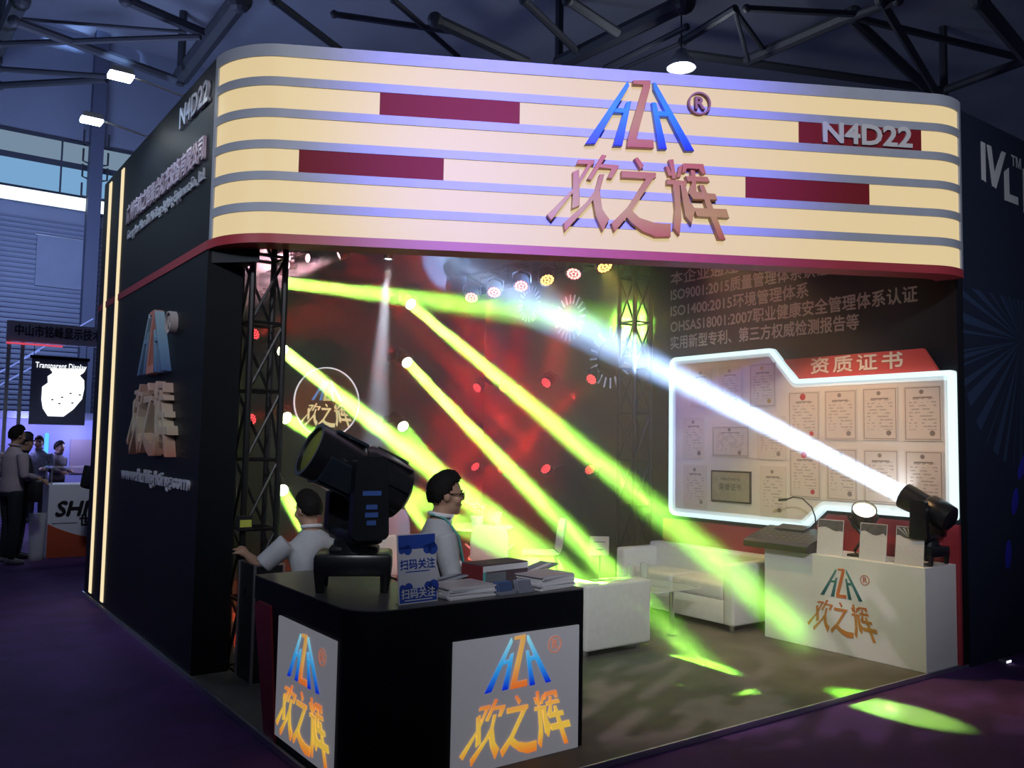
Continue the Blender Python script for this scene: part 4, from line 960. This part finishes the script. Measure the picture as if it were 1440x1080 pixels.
fcs = thing('flight_case', 'black flight case with metal edges beside the seated man, against the left pier', 'case', (2.045, 5.70, 0.03))
MB().box((0.0, 0.0, 0.0), (0.20, 0.30, 0.78), 0.004).build('body', BLACKP, fcs)
for x in (0, 0.2):
    for y in (0, 0.3): MB().box((x-0.008, y-0.008, 0), (x+0.008, y+0.008, 0.785)).build('edge', ALU, fcs)
for z in (0.0, 0.5, 0.78):
    for y in (0, 0.3): MB().box((0, y-0.006, z-0.006), (0.2, y+0.006, z+0.006)).build('edge', ALU, fcs)
MB().box((-0.01, 0.11, 0.56), (0.0, 0.19, 0.62)).build('catch', CHROME, fcs)
dv = thing('junction_box', 'small box with a yellow label clamped to the truss column by the left pier', 'box', (2.06, 6.0, 1.02))
MB().box((-0.05, -0.04, 0.0), (0.05, 0.03, 0.10), 0.006).build('body', BLACKP, dv); MB().box((-0.04, -0.044, 0.025), (0.04, -0.04, 0.075)).build('label', mat('yellow_label', (0.6, 0.65, 0.1), 0.5), dv)
MB().cyl((0.0, 0.0, 0.02), (0.03, 0.06, 0.02), 0.02, n=8).build('clamp', ALU, dv)
# ------------------------------------------------------------------ arm lamps on the side wall
def arm_lamp(label, y):
    t = thing('arm_floodlight', label, 'lamp', (1.78, y, 4.39), 0.0, 'arm floodlights over the side wall')
    MB().tube([(0.05, 0, -0.12), (0.0, 0, 0.0), (-0.2, 0, 0.03), (-0.44, 0, 0.065)], 0.009, 6).build('arm', ALU, t)
    MB().box((0.0, -0.03, 0.0), (0.09, 0.03, 0.012)).build('clamp', BLACKM, t)
    MB().prism([(-0.09, 0.0), (0.09, 0.0), (0.07, 0.045), (-0.07, 0.045)], -0.07, 0.07, fr((-0.47, 0, 0.045), (1, 0, 0), Z3)).build('housing', ALU, t)
    MB().box((-0.555, -0.068, 0.02), (-0.385, 0.068, 0.045), 0.01).build('lamp_face', glowmat('flood_white', (0.85, 0.94, 1.0), 22), t)
    lamp('flood', 'SPOT', (1.31, y, 4.41), 24, (0.42, 0.68, 1.0), (1.75, y-0.05, 3.7), 110, 0.9, 0.06, t)
arm_lamp('arm floodlight on the side wall nearest the fascia', 7.0)
arm_lamp('arm floodlight on the side wall nearer the light strips', 8.16)

# ------------------------------------------------------------------ neighbouring stand wall on the far side
nm = bpy.data.materials.new('navy_print'); nm.use_nodes = True; nt = nm.node_tree; B_ = nt.nodes['Principled BSDF']; B_.inputs['Roughness'].default_value = 0.5
tc = nt.nodes.new('ShaderNodeTexCoord'); sp = nt.nodes.new('ShaderNodeSeparateXYZ'); nt.links.new(tc.outputs['Object'], sp.inputs[0])
def mth(op, a, b=0.0):
    n = nt.nodes.new('ShaderNodeMath'); n.operation = op
    for i, x in enumerate((a, b)):
        if isinstance(x, (int, float)): n.inputs[i].default_value = x
        else: nt.links.new(x, n.inputs[i])
    return n.outputs[0]
dx_ = mth('SUBTRACT', sp.outputs[0], 7.86); dz_ = mth('SUBTRACT', sp.outputs[2], 2.62)
ang = mth('ARCTAN2', dz_, dx_); rad = mth('POWER', mth('ADD', mth('MULTIPLY', dx_, dx_), mth('MULTIPLY', dz_, dz_)), 0.5)
nz = nt.nodes.new('ShaderNodeTexNoise'); nz.noise_dimensions = '1D'; nz.inputs['Scale'].default_value = 9.0; nt.links.new(ang, nz.inputs['W'])
ray = mth('MULTIPLY', mth('GREATER_THAN', nz.outputs['Fac'], 0.52), mth('MULTIPLY', mth('LESS_THAN', rad, 1.1), mth('LESS_THAN', dz_, 0.35)))
cl = nt.nodes.new('ShaderNodeMix'); cl.data_type = 'RGBA'; cl.inputs[6].default_value = (0.010, 0.016, 0.040, 1); cl.inputs[7].default_value = (0.022, 0.042, 0.10, 1)
nt.links.new(ray, cl.inputs[0]); nt.links.new(cl.outputs[2], B_.inputs['Base Color'])
wn = struct(MB().box((6.86, 3.36, 0.0), (11.5, 3.46, 4.41)).build('wall_neighbour', nm), 'dark blue wall of the neighbouring stand with a laser print')
NT = mat('pale_print', (0.55, 0.58, 0.62), 0.5)
nM = lambda x, z: fr((x, 3.36, z), (1, 0, 0), Z3)
for poly in ([(7.20, 3.90), (7.265, 3.89), (7.265, 4.22), (7.20, 4.225)], [(7.30, 4.22), (7.37, 4.22), (7.42, 4.0), (7.56, 4.22), (7.63, 4.22), (7.44, 3.87), (7.38, 3.88)], [(7.60, 3.80), (7.84, 3.80), (7.84, 3.87), (7.68, 3.87), (7.68, 4.10), (7.60, 4.05)]):
    ar = sum(poly[i][0]*poly[(i+1) % len(poly)][1]-poly[(i+1) % len(poly)][0]*poly[i][1] for i in range(len(poly)))
    MB().prism([(x, z) for x, z in (poly if ar > 0 else poly[::-1])], 0, 0.006, fr((0, 3.36, 0), (1, 0, 0), Z3)).build('brand_letter', NT, wn)
text('trade_mark', '™', 0.24, NT, wn, nM(7.83, 4.13), extrude=0.002)
MB().box((7.95, 3.352, 3.75), (8.0, 3.36, 4.15)).build('brand_letter', NT, wn)
BLUEG = mat('blue_print_patch', (0.02, 0.02, 0.40), 0.5)
for x, z, a in ((7.92, 1.68, 0.75), (7.80, 1.53, 0.65), (7.66, 1.25, 0.35), (7.52, 0.82, 0.15)):
    MB().ball((0, 0, 0), (0.055, 0.004, 0.12), 14, 8, M=Matrix.Translation((x, 3.36, z)) @ RY(a)).build('blue_patch', BLUEG, wn)
fl = thing('floor_light', 'tiny white lamp at the foot of the neighbouring dark blue wall', 'lamp', (7.24, 3.28, 0.0))
MB().box((-0.05, -0.03, 0.0), (0.05, 0.03, 0.03), 0.005).build('body', ALU, fl); MB().box((-0.035, -0.034, 0.008), (0.035, -0.03, 0.024)).build('lens', glowmat('tiny_white', (0.9, 0.95, 1), 1.5), fl)

# ------------------------------------------------------------------ hall: roof, far wall, windows
ROOFM = mat('roof_sheet', (0.36, 0.38, 0.46), 0.8, noise=0.15, nscale=0.3); STEEL = mat('painted_steel', (0.05, 0.055, 0.07), 0.6)
struct(MB().box((-14, -8, 14.6), (40, 32, 14.7)).build('ceiling', ROOFM), 'roof sheets of the exhibition hall')
MEMBERS = [((6.53, 20.84, 12.6), (6.64, 26.47, 12.6), 0.256), ((1.87, 25.92, 12.0), (5.99, 22.18, 12.0), 0.084), ((2.12, 25.47, 12.6), (5.95, 23.42, 12.6), 0.047), ((2.02, 24.25, 12.0), (6.2, 25.33, 12.0), 0.125), ((4.26, 22.62, 12.6), (6.36, 23.2, 12.6), 0.139), ((2.04, 27.71, 12.0), (4.73, 26.25, 12.0), 0.081), ((2.12, 24.28, 12.6), (1.94, 28.18, 12.6), 0.211), ((6.82, 19.2, 12.0), (9.22, 20.66, 12.0), 0.098), ((9.57, 18.47, 12.6), (12.54, 20.12, 12.6), 0.076), ((10.32, 17.67, 12.0), (13.49, 18.16, 12.0), 0.156), ((12.13, 16.48, 12.6), (14.99, 17.8, 12.6), 0.103), ((12.27, 14.95, 12.0), (14.26, 15.4, 12.0), 0.12), ((15.33, 14.15, 12.6), (15.05, 18.72, 12.6), 0.228), ((15.4, 14.14, 12.0), (15.38, 17.12, 12.0), 0.074), ((16.87, 15.36, 12.6), (16.7, 17.9, 12.6), 0.06), ((15.89, 14.71, 12.0), (15.64, 12.81, 12.0), 0.105), ((19.08, 11.93, 12.6), (19.08, 15.25, 12.6), 0.171), ((15.84, 12.66, 12.0), (18.1, 11.23, 12.0), 0.084), ((19.05, 12.05, 12.6), (25.36, 13.22, 12.6), 0.149), ((17.93, 10.53, 12.0), (24.07, 12.42, 12.0), 0.111), ((19.21, 12.02, 12.6), (25.13, 10.42, 12.6), 0.095), ((19.68, 9.17, 12.0), (23.67, 9.81, 12.0), 0.175), ((25.37, 12.94, 12.6), (25.13, 10.42, 12.6), 0.135), ((18.24, 10.29, 12.0), (18.08, 11.59, 12.0), 0.117), ((16.73, 13.68, 12.6), (18.82, 14.51, 12.6), 0.075), ((15.79, 12.95, 12.0), (18.07, 14.39, 12.0), 0.054), ((8.71, 20.04, 12.6), (11.67, 18.93, 12.6), 0.084), ((2.16, 29.03, 12.0), (4.6, 26.59, 12.0), 0.104), ((17.34, 16.06, 12.6), (25.45, 12.87, 12.6), 0.124)]
rf = thing('roof_frame', 'dark steel frame of tubes under the hall roof', 'roof frame')
for a, b, r_ in MEMBERS:
    MB().cyl(a, b, r_, n=8).build('tube', STEEL, rf)
    MB().ball(a, r_*1.25, 10, 8).build('node', STEEL, rf)
for x, y in ((6.6, 26.4), (2.0, 28.1), (15.05, 18.7), (25.4, 12.9)):
    MB().cyl((x, y, 12.3), (x, y, 14.6), 0.12, n=8).build('hanger', STEEL, rf)
WALLH = mat('hall_wall_hazed', (0.30, 0.34, 0.46), 0.7, noise=0.08, nscale=0.5)  # base colour lightened and blued to suggest haze in the hall
wh = struct(MB().box((-14, 30.0, 0), (9, 30.2, 14.6)).build('wall_hall', WALLH), 'far grey wall of the hall with corrugated sheets')
b = MB()
for i in range(40): b.box((-13.5, 29.93, 2.3+i*0.155), (8.8, 30.0, 2.36+i*0.155))
rib = b.build('corrugation', mat('sheet_ribs', (0.22, 0.25, 0.36), 0.7), wh); rib['kind'] = 'stuff'
FRAMEM = mat('window_bar', (0.06, 0.07, 0.10), 0.6)
GLZ = glowmat('daylight_pane', (0.25, 0.50, 0.82), 0.75); GLZ2 = glowmat('daylight_pane_upper', (0.32, 0.46, 0.62), 0.55)
wi = 0
for x0 in range(-14, 9, 3):
    for z0, z1, gm in ((9.33, 10.14, GLZ), (10.34, 10.95, GLZ2)):
        wi += 1
        f_ = struct(MB().box((x0+0.0, 29.88, z0-0.1), (x0+3.0, 29.99, z1+0.1)).build('window_%d' % wi, FRAMEM), 'high window strip of the hall wall')
        MB().box((x0+0.03, 29.86, z0), (x0+2.97, 29.89, z1)).build('pane', gm, f_)
ls = thing('light_trough', 'long bright white light strip under the high windows of the hall', 'light', (-3, 29.8, 9.0))
MB().box((-11, -0.1, -0.2), (11, 0.1, 0.22)).build('housing', ALU, ls); MB().box((-11, -0.12, -0.2), (11, -0.1, 0.2)).build('diffuser', glowmat('trough_white', (0.85, 0.95, 1.0), 1.6), ls)
hc = struct(MB().box((4.72, 29.3, 0), (5.1, 29.7, 14.6)).build('column', mat('hall_column', (0.12, 0.14, 0.22), 0.7)), 'steel column in front of the hall windows')
for z in (9.2, 9.8, 10.3, 10.9):
    for s in (-1, 1): MB().tube([(4.91+s*0.19, 29.5, z), (4.91+s*0.36, 29.5, z+0.05), (4.91+s*0.36, 29.5, z+0.45)], 0.03, 6).build('bracket', STEEL, hc)
po = thing('wall_banner', 'pale blank banner hanging on the far hall wall', 'banner', (4.2, 29.9, 6.3))
MB().box((-0.75, -0.03, 0.0), (0.75, 0.0, 1.6)).build('cloth', mat('banner_cloth', (0.30, 0.34, 0.46), 0.8, noise=0.1, nscale=0.8), po); MB().cyl((-0.8, -0.02, 1.6), (0.8, -0.02, 1.6), 0.03, n=8).build('rail', ALU, po)
lamp('hall_fill_blue', 'POINT', (3.2, 24, 6.5), 900, (0.42, 0.56, 1.0), radius=1.0)
lamp('hall_fill_roof', 'POINT', (4, 22, 10.0), 60, (0.60, 0.62, 1.0), radius=1.0)
# round pendant lamps
def pendant(label, p):
    t = thing('pendant_lamp', label, 'lamp', p)
    MB().lathe([(0.05, 0.5), (0.12, 0.45), (0.34, 0.10), (0.36, 0.0), (0.33, 0.0)], 24).build('shade', ALU, t, smooth=True)
    MB().lathe([(0.33, 0.02), (0.2, -0.05), (0.001, -0.08)], 24).build('bulb', glowmat('pendant_white', (0.92, 0.97, 1.0), 14), t, smooth=True)
    MB().cyl((0, 0, 0.5), (0, 0, 14.6-p[2]), 0.02, n=6).build('rod', STEEL, t)
    lamp('pendant_light', 'POINT', (p[0], p[1], p[2]-0.3), 260, (0.85, 0.92, 1.0), radius=0.3, parent=t)
pendant('bright round pendant lamp hanging from the hall roof above the fascia logo', (15.38, 14.29, 11.0))

# ------------------------------------------------------------------ stands far behind
bs = thing('banner_sign', 'long pale sign board with dark Chinese lettering on a far stand', 'sign', (1.6, 18.0, 3.38))
MB().box((0.08, 0, 0.0), (3.2, 0.08, 0.38)).build('board', mat('pale_board', (0.6, 0.63, 0.72), 0.6), bs)
text('sign_text', '中山市铭峰显示技术', 0.23, mat('dark_text', (0.04, 0.04, 0.06), 0.6), bs, fr((0.93, -0.004, 0.2), (1, 0, 0), Z3), width=1.45, extrude=0.002, thick=0.004)
MB().box((0.08, -0.02, -0.05), (1.0, 0.02, -0.02)).build('red_light_edge', glowmat('red_edge', (1.0, 0.10, 0.18), 0.7), bs)
for x in (0.1, 0.32):
    MB().box((x, 0.02, -3.38), (x+0.06, 0.08, 0.0)).build('post', ALU, bs)
for x in (2.4, 3.0): MB().box((x, 0.02, -3.38), (x+0.06, 0.08, 0.0)).build('post', ALU, bs)
sn = thing('hanging_screen', 'transparent hanging display showing a bright white fish bowl', 'screen', (2.58, 18.02, 1.87))
MB().box((-0.47, 0, 0.0), (0.47, 0.03, 1.22)).build('panel', mat('screen_panel_hazed', (0.22, 0.25, 0.34), 0.4), sn)  # panel colour lightened in place of hazy hall air
MB().box((-0.50, -0.02, 1.22), (0.50, 0.05, 1.28)).build('top_bar', BLACKM, sn)
for x in (-0.44, 0.44): MB().cyl((x, 0.015, 1.28), (x, 0.015, 1.62), 0.006, n=6).build('hanging_wire', BLACKM, sn)
BOWL = glowmat('screen_white', (0.95, 0.98, 1.0), 1.6)
bw = [(-0.16+0.0, 0.16), (0.10, 0.16), (0.26, 0.30), (0.40, 0.50), (0.43, 0.70), (0.42, 0.86), (0.34, 0.95), (0.40, 1.0), (0.44, 1.08), (-0.16, 1.05), (-0.12, 0.97), (-0.20, 0.90), (-0.19, 0.78), (-0.28, 0.70), (-0.28, 0.46), (-0.25, 0.30)]
MB().prism(bw, 0, 0.004, fr((0, -0.001, 0), (1, 0, 0), Z3)).build('bowl_picture', BOWL, sn)
text('screen_text', 'Transparent Display', 0.15, BOWL, sn, fr((0.02, -0.006, 1.10), (1, 0, 0), Z3), width=0.86)
for x, z in ((-0.10, 0.47), (0.02, 0.40), (0.06, 0.52), (0.2, 0.6), (0.36, 0.58), (0.24, 0.42)):
    MB().ball((x, -0.006, z), (0.025, 0.002, 0.014), 8, 5).build('fish', mat('fish_dark', (0.12, 0.10, 0.12), 0.5), sn)
for x in (2.15, 3.05): pass
wf = struct(MB().box((0.6, 19.8, 0.0), (4.6, 19.9, 2.0)).build('wall_far_stand', mat('violet_wall', (0.30, 0.30, 0.60), 0.6)), 'violet lit back wall of a far stand')
lamp('far_stand_light', 'POINT', (2.2, 19.0, 1.9), 46, (0.40, 0.40, 1.0), radius=0.15)
lamp('far_stand_light', 'POINT', (3.2, 19.2, 1.7), 26, (0.45, 0.5, 1.0), radius=0.15)
MB().box((2.62, 19.76, 1.22), (2.70, 19.8, 1.72), 0.03).build('oval_light', glowmat('cyan_oval', (0.10, 0.45, 1.0), 1.5), wf)
MB().box((3.1, 19.77, 0.9), (3.6, 19.8, 1.6)).build('notice', mat('notice', (0.3, 0.22, 0.28), 0.6), wf)
MB().box((0.6, 19.3, 2.0), (4.6, 19.9, 2.14)).build('wall_cap', mat('cap_grey', (0.16, 0.18, 0.25), 0.6), wf)
BLT = glowmat('blue_tube', (0.25, 0.35, 1.0), 0.8)
for i, (a, b) in enumerate((((1.2, 18.6, 2.5), (2.3, 18.6, 3.3)), ((1.2, 18.6, 2.25), (2.3, 18.6, 3.05)), ((2.0, 18.6, 3.1), (3.2, 18.6, 4.0)))):
    tag(MB().cyl(a, b, 0.014, n=6).build('neon_tube', BLT), ['upper', 'lower', 'topmost'][i] + ' slanted blue light tube in the far stand', 'light tube', 'blue light tubes')
# white counter with orange wave
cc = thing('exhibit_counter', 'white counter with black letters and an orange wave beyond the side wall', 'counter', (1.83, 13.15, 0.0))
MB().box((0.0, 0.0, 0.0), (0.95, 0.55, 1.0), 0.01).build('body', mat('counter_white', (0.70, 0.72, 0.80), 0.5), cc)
wave = [(0.005, 0.012), (0.945, 0.012), (0.945, 0.22)] + [(0.945-0.94*i/10, 0.23+0.24*(i/10)**2.2) for i in range(1, 11)]
MB().prism(wave, 0, 0.005, fr((0, 0, 0), (1, 0, 0), Z3)).build('orange_wave', mat('orange_vinyl', (0.50, 0.08, 0.03), 0.5), cc)
tm = text('counter_text', 'SHI', 0.28, mat('black_vinyl', (0.01, 0.01, 0.012), 0.5), cc, fr((0.30, -0.006, 0.66), (1, 0, 0), Z3), thick=0.010, extrude=0.002)
for v in tm.data.vertices: v.co.x += 0.2*v.co.y
text('counter_text', '世', 0.17, MATS['black_vinyl'], cc, fr((0.47, -0.004, 0.49), (1, 0, 0), Z3), thick=0.005, extrude=0.002)
MB().box((0.06, -0.004, 0.47), (0.36, 0.0, 0.478)).build('rule', MATS['black_vinyl'], cc)
vt = thing('glass_case', 'glass topped display case standing on the white counter', 'display case', (1.83, 13.15, 1.001))
for x, y in ((0.02, 0.02), (0.91, 0.02), (0.02, 0.51), (0.91, 0.51)): MB().box((x, y, 0), (x+0.02, y+0.02, 0.22)).build('post', ALU, vt)
MB().box((0.0, 0.0, 0.22), (0.95, 0.55, 0.235)).build('glass_top', GLASS, vt)
cs_ = thing('plastic_crate', 'clear plastic tub standing at the end of the white counter', 'tub', (1.71, 13.12, 0.0))
MB().lathe([(0.09, 0.0), (0.11, 0.6), (0.115, 0.62), (0.10, 0.62), (0.085, 0.05)], 16).build('tub', GLASS, cs_, smooth=True)

# people far behind
def stand_joints(bag=False):
    return dict(pelvis=(0, 0, 0.93), chest=(0, 0.01, 1.22), neck=(0, 0.0, 1.45), head=(0, 0.03, 1.585), sh_l=(-0.19, 0, 1.37), sh_r=(0.19, 0, 1.37), el_l=(-0.25, -0.02, 1.10), el_r=(0.25, 0.0, 1.10),
                wr_l=(-0.16, 0.20, 1.08), wr_r=(0.14, 0.22, 1.06), hip_l=(-0.09, 0, 0.90), hip_r=(0.09, 0, 0.90), kn_l=(-0.10, 0.03, 0.49), kn_r=(0.10, 0.0, 0.49), an_l=(-0.10, 0.0, 0.075), an_r=(0.11, -0.04, 0.075), nod=(-0.1,), pn_l=(0.5, 0, -0.8), pn_r=(-0.5, 0, -0.8))
PINKS = mat('pale_pink_shirt', (0.40, 0.34, 0.38), 0.8); DARKS = mat('dark_jacket', (0.015, 0.016, 0.022), 0.8); CHECK = mat('grey_check_shirt', (0.16, 0.17, 0.22), 0.8, noise=0.5, nscale=30)
def bagged(t, g, hM):
    MB().box((0.02, 0.10, 0.80), (0.34, 0.22, 1.08), 0.04).build('bag', mat('black_bag', (0.015, 0.015, 0.02), 0.6), t, smooth=True)
    MB().tube([(0.2, 0.16, 1.06), (0.12, 0.12, 1.3), (-0.06, 0.03, 1.46), (-0.1, -0.10, 1.36)], 0.012, 6).build('bag_strap', MATS['black_bag'], t)
person('man in a pale pink shirt with a black bag standing in the aisle', (1.36, 12.85, 0.0), facing(0.80, 0.35), {k_: (tuple(c*1.04 for c in v) if len(v) == 3 and not k_.startswith('pn') else v) for k_, v in stand_joints().items()}, dict(shirt=PINKS, trousers=DARKT, shoes=mat('grey_shoe', (0.25, 0.25, 0.28), 0.6)), 0.016, True, extra=bagged)
def capped(t, g, hM):
    MB().lathe([(0.092, 0.035), (0.094, 0.08), (0.07, 0.125), (0.001, 0.145)], 18, hM @ T(0, -0.008, 0)).build('cap', mat('black_cap', (0.012, 0.012, 0.016), 0.7), t, smooth=True)
    MB().prism(rounded([(-0.07, 0.05), (0.07, 0.05), (0.06, 0.18), (-0.06, 0.18)], [0, 0, 0.04, 0.04]), 0.035, 0.045, hM).build('cap_peak', MATS['black_cap'], t)
person('person in a black cap and black clothes behind the man with the bag', (1.52, 13.40, 0.0), facing(0.9, 0.1), {k_: (tuple(c*0.985 for c in v) if len(v) == 3 and not k_.startswith('pn') else v) for k_, v in stand_joints().items()}, dict(shirt=DARKS, trousers=DARKT), 0.016, True, extra=capped)
person('person in a grey checked shirt standing in the violet far stand', (2.42, 18.9, 0.0), facing(-0.3, -0.8), {k_: (tuple(c*0.96 for c in v) if len(v) == 3 and not k_.startswith('pn') else v) for k_, v in stand_joints().items()}, dict(shirt=CHECK, trousers=DARKT), 0.02, True)
person('person in dark clothes standing before the cyan oval light of the far stand', (2.78, 19.1, 0.0), facing(0.5, -0.5), {k_: (tuple(c*0.90 for c in v) if len(v) == 3 and not k_.startswith('pn') else v) for k_, v in stand_joints().items()}, dict(shirt=mat('brown_jacket', (0.10, 0.08, 0.09), 0.8), trousers=DARKT), 0.02, True)
person('person in black partly hidden behind the end of the side wall', (2.36, 12.35, 0.0), facing(0.3, 0.9), {k_: (tuple(c*0.93 for c in v) if len(v) == 3 and not k_.startswith('pn') else v) for k_, v in stand_joints().items()}, dict(shirt=DARKS, trousers=DARKT), 0.016, True)

# ------------------------------------------------------------------ round logo sign near the back wall
rs = thing('round_sign', 'round sign with glowing rim and the logo among the beams', 'sign', M=fr((4.36, 9.86, 2.13), (1, 0, 0), Z3))
MB().cyl((0, 0, -0.02), (0, 0, 0.0), 0.425, n=48).build('disc', mat('sign_olive', (0.16, 0.13, 0.06), 0.6), rs)
MB().lathe([(0.418, 0.0), (0.432, 0.0), (0.432, 0.015), (0.418, 0.015), (0.418, 0.0)], 64, None, False, False).build('rim', glowmat('sign_rim', (0.95, 0.93, 1.0), 1.0), rs)
for a in (0.7, 2.4, 3.9, 5.5): MB().cyl((0.3*math.cos(a), 0.3*math.sin(a), -0.091), (0.3*math.cos(a), 0.3*math.sin(a), -0.018), 0.012, n=8).build('standoff', ALU, rs)
logo(rs, T(-0.0, -0.31, 0.001), 0.50, 0.006, 'gobo', mark=False)
# ------------------------------------------------------------------ unseen lamps behind the fascia: added wash fills and a pattern projector
def front_lamp(label, loc, tgt, color, e, deg, gobo=None, blend=0.6):
    loc = V(loc); q = (V(tgt)-loc).to_track_quat('Z', 'Y').to_matrix().to_4x4()
    t = thing('unseen_lamp', label, 'stage light', M=Matrix.Translation(loc) @ q, group='lamps behind the fascia')
    MB().lathe([(0.07, -0.2), (0.10, -0.18), (0.105, 0.03), (0.09, 0.03), (0.085, 0.0)], 18).build('can', HEADM, t, smooth=True)
    MB().lathe([(0.086, 0.004), (0.04, 0.014), (0.001, 0.016)], 16).build('lens', glowmat('unseen_lens_' + label[:6], color, 6), t, smooth=True)
    bpy.context.view_layer.update()
    MB().cyl((0, 0.10, -0.08), t.matrix_world.inverted() @ V((loc.x, loc.y, 4.05)), 0.012, n=6).build('hanger', HEADM, t)
    l = lamp('unseen_beam', 'SPOT', loc + (V(tgt)-loc).normalized()*0.06, e, color, tgt, deg, blend, 0.03, t)
    if gobo:
        l.data.use_nodes = True; gobo(l.data.node_tree, math.tan(math.radians(deg/2)))
    return t
def m_(nt, op, a, b=0.0):
    n = nt.nodes.new('ShaderNodeMath'); n.operation = op
    for i, x in enumerate((a, b)):
        if isinstance(x, (int, float)): n.inputs[i].default_value = x
        else: nt.links.new(x, n.inputs[i])
    return n.outputs[0]
def gobo_uv(nt, tn):
    tc = nt.nodes.new('ShaderNodeTexCoord'); sp = nt.nodes.new('ShaderNodeSeparateXYZ'); nt.links.new(tc.outputs['Normal'], sp.inputs[0])
    x = m_(nt, 'DIVIDE', m_(nt, 'DIVIDE', sp.outputs[0], sp.outputs[2]), tn); y = m_(nt, 'DIVIDE', m_(nt, 'DIVIDE', sp.outputs[1], sp.outputs[2]), tn)
    return x, y
def gobo_bars(nt, tn):
    """a metal disc cut with scattered oblong windows"""
    x, y = gobo_uv(nt, tn)
    cb_ = nt.nodes.new('ShaderNodeCombineXYZ'); nt.links.new(m_(nt, 'MULTIPLY', x, 3.2), cb_.inputs[0]); nt.links.new(m_(nt, 'MULTIPLY', y, 6.0), cb_.inputs[1])
    br = nt.nodes.new('ShaderNodeTexBrick'); br.inputs['Scale'].default_value = 1.0; br.inputs['Mortar Size'].default_value = 0.0
    br.inputs['Color1'].default_value = (0, 0, 0, 1); br.inputs['Color2'].default_value = (1, 1, 1, 1); nt.links.new(cb_.outputs[0], br.inputs['Vector'])
    k = m_(nt, 'GREATER_THAN', br.outputs['Color'], 0.62)
    nt.links.new(k, nt.nodes['Emission'].inputs['Strength'])
truss('truss_beam', 'black truss beam behind the fascia carrying the added wash lamps', (2.5, 6.0, 4.16), (6.3, 3.94, 4.16), 0.18)
front_lamp('yellow-green wash lamp behind the middle of the fascia', (4.3, 5.02, 3.72), (5.4, 4.75, 0.0), (0.50, 1.0, 0.14), 75, 70)  # this and the next two washes are added fill for the interior
front_lamp('orange wash lamp behind the fascia near the left pier', (3.1, 5.67, 3.72), (4.6, 7.2, 0.3), (1.0, 0.30, 0.06), 120, 50)
front_lamp('warm wash lamp behind the fascia near the certificate board', (5.2, 4.53, 3.72), (6.5, 4.1, 0.7), (1.0, 0.58, 0.26), 175, 62)
RINGM = glowmat('pale_ring_glow', (0.55, 0.62, 0.95), 0.42)  # glowing bars stand in for ring patterns projected onto the wall
for lab, y, z, r0, r1 in (('farthest of three glowing starburst rings standing in for projected light on the black wall', 8.92, 3.50, 0.15, 0.24), ('middle of three glowing starburst rings standing in for projected light on the black wall', 8.08, 3.22, 0.18, 0.29), ('nearest of three glowing starburst rings standing in for projected light on the black wall', 7.34, 2.68, 0.24, 0.36)):
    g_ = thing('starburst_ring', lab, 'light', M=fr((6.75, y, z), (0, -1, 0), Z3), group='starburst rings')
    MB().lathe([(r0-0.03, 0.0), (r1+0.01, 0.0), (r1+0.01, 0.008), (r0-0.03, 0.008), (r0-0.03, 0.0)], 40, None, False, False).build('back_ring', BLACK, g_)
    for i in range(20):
        MB().box((r0, -0.011, 0.008), (r1, 0.011, 0.014), M=RZ(2*math.pi*i/20)).build('glow_bar', RINGM, g_)
front_lamp('oblong pattern projector behind the fascia', (3.6, 5.40, 3.72), (4.3, 3.9, 0.0), (0.9, 0.7, 0.8), 220, 60, gobo_bars, 0.2)
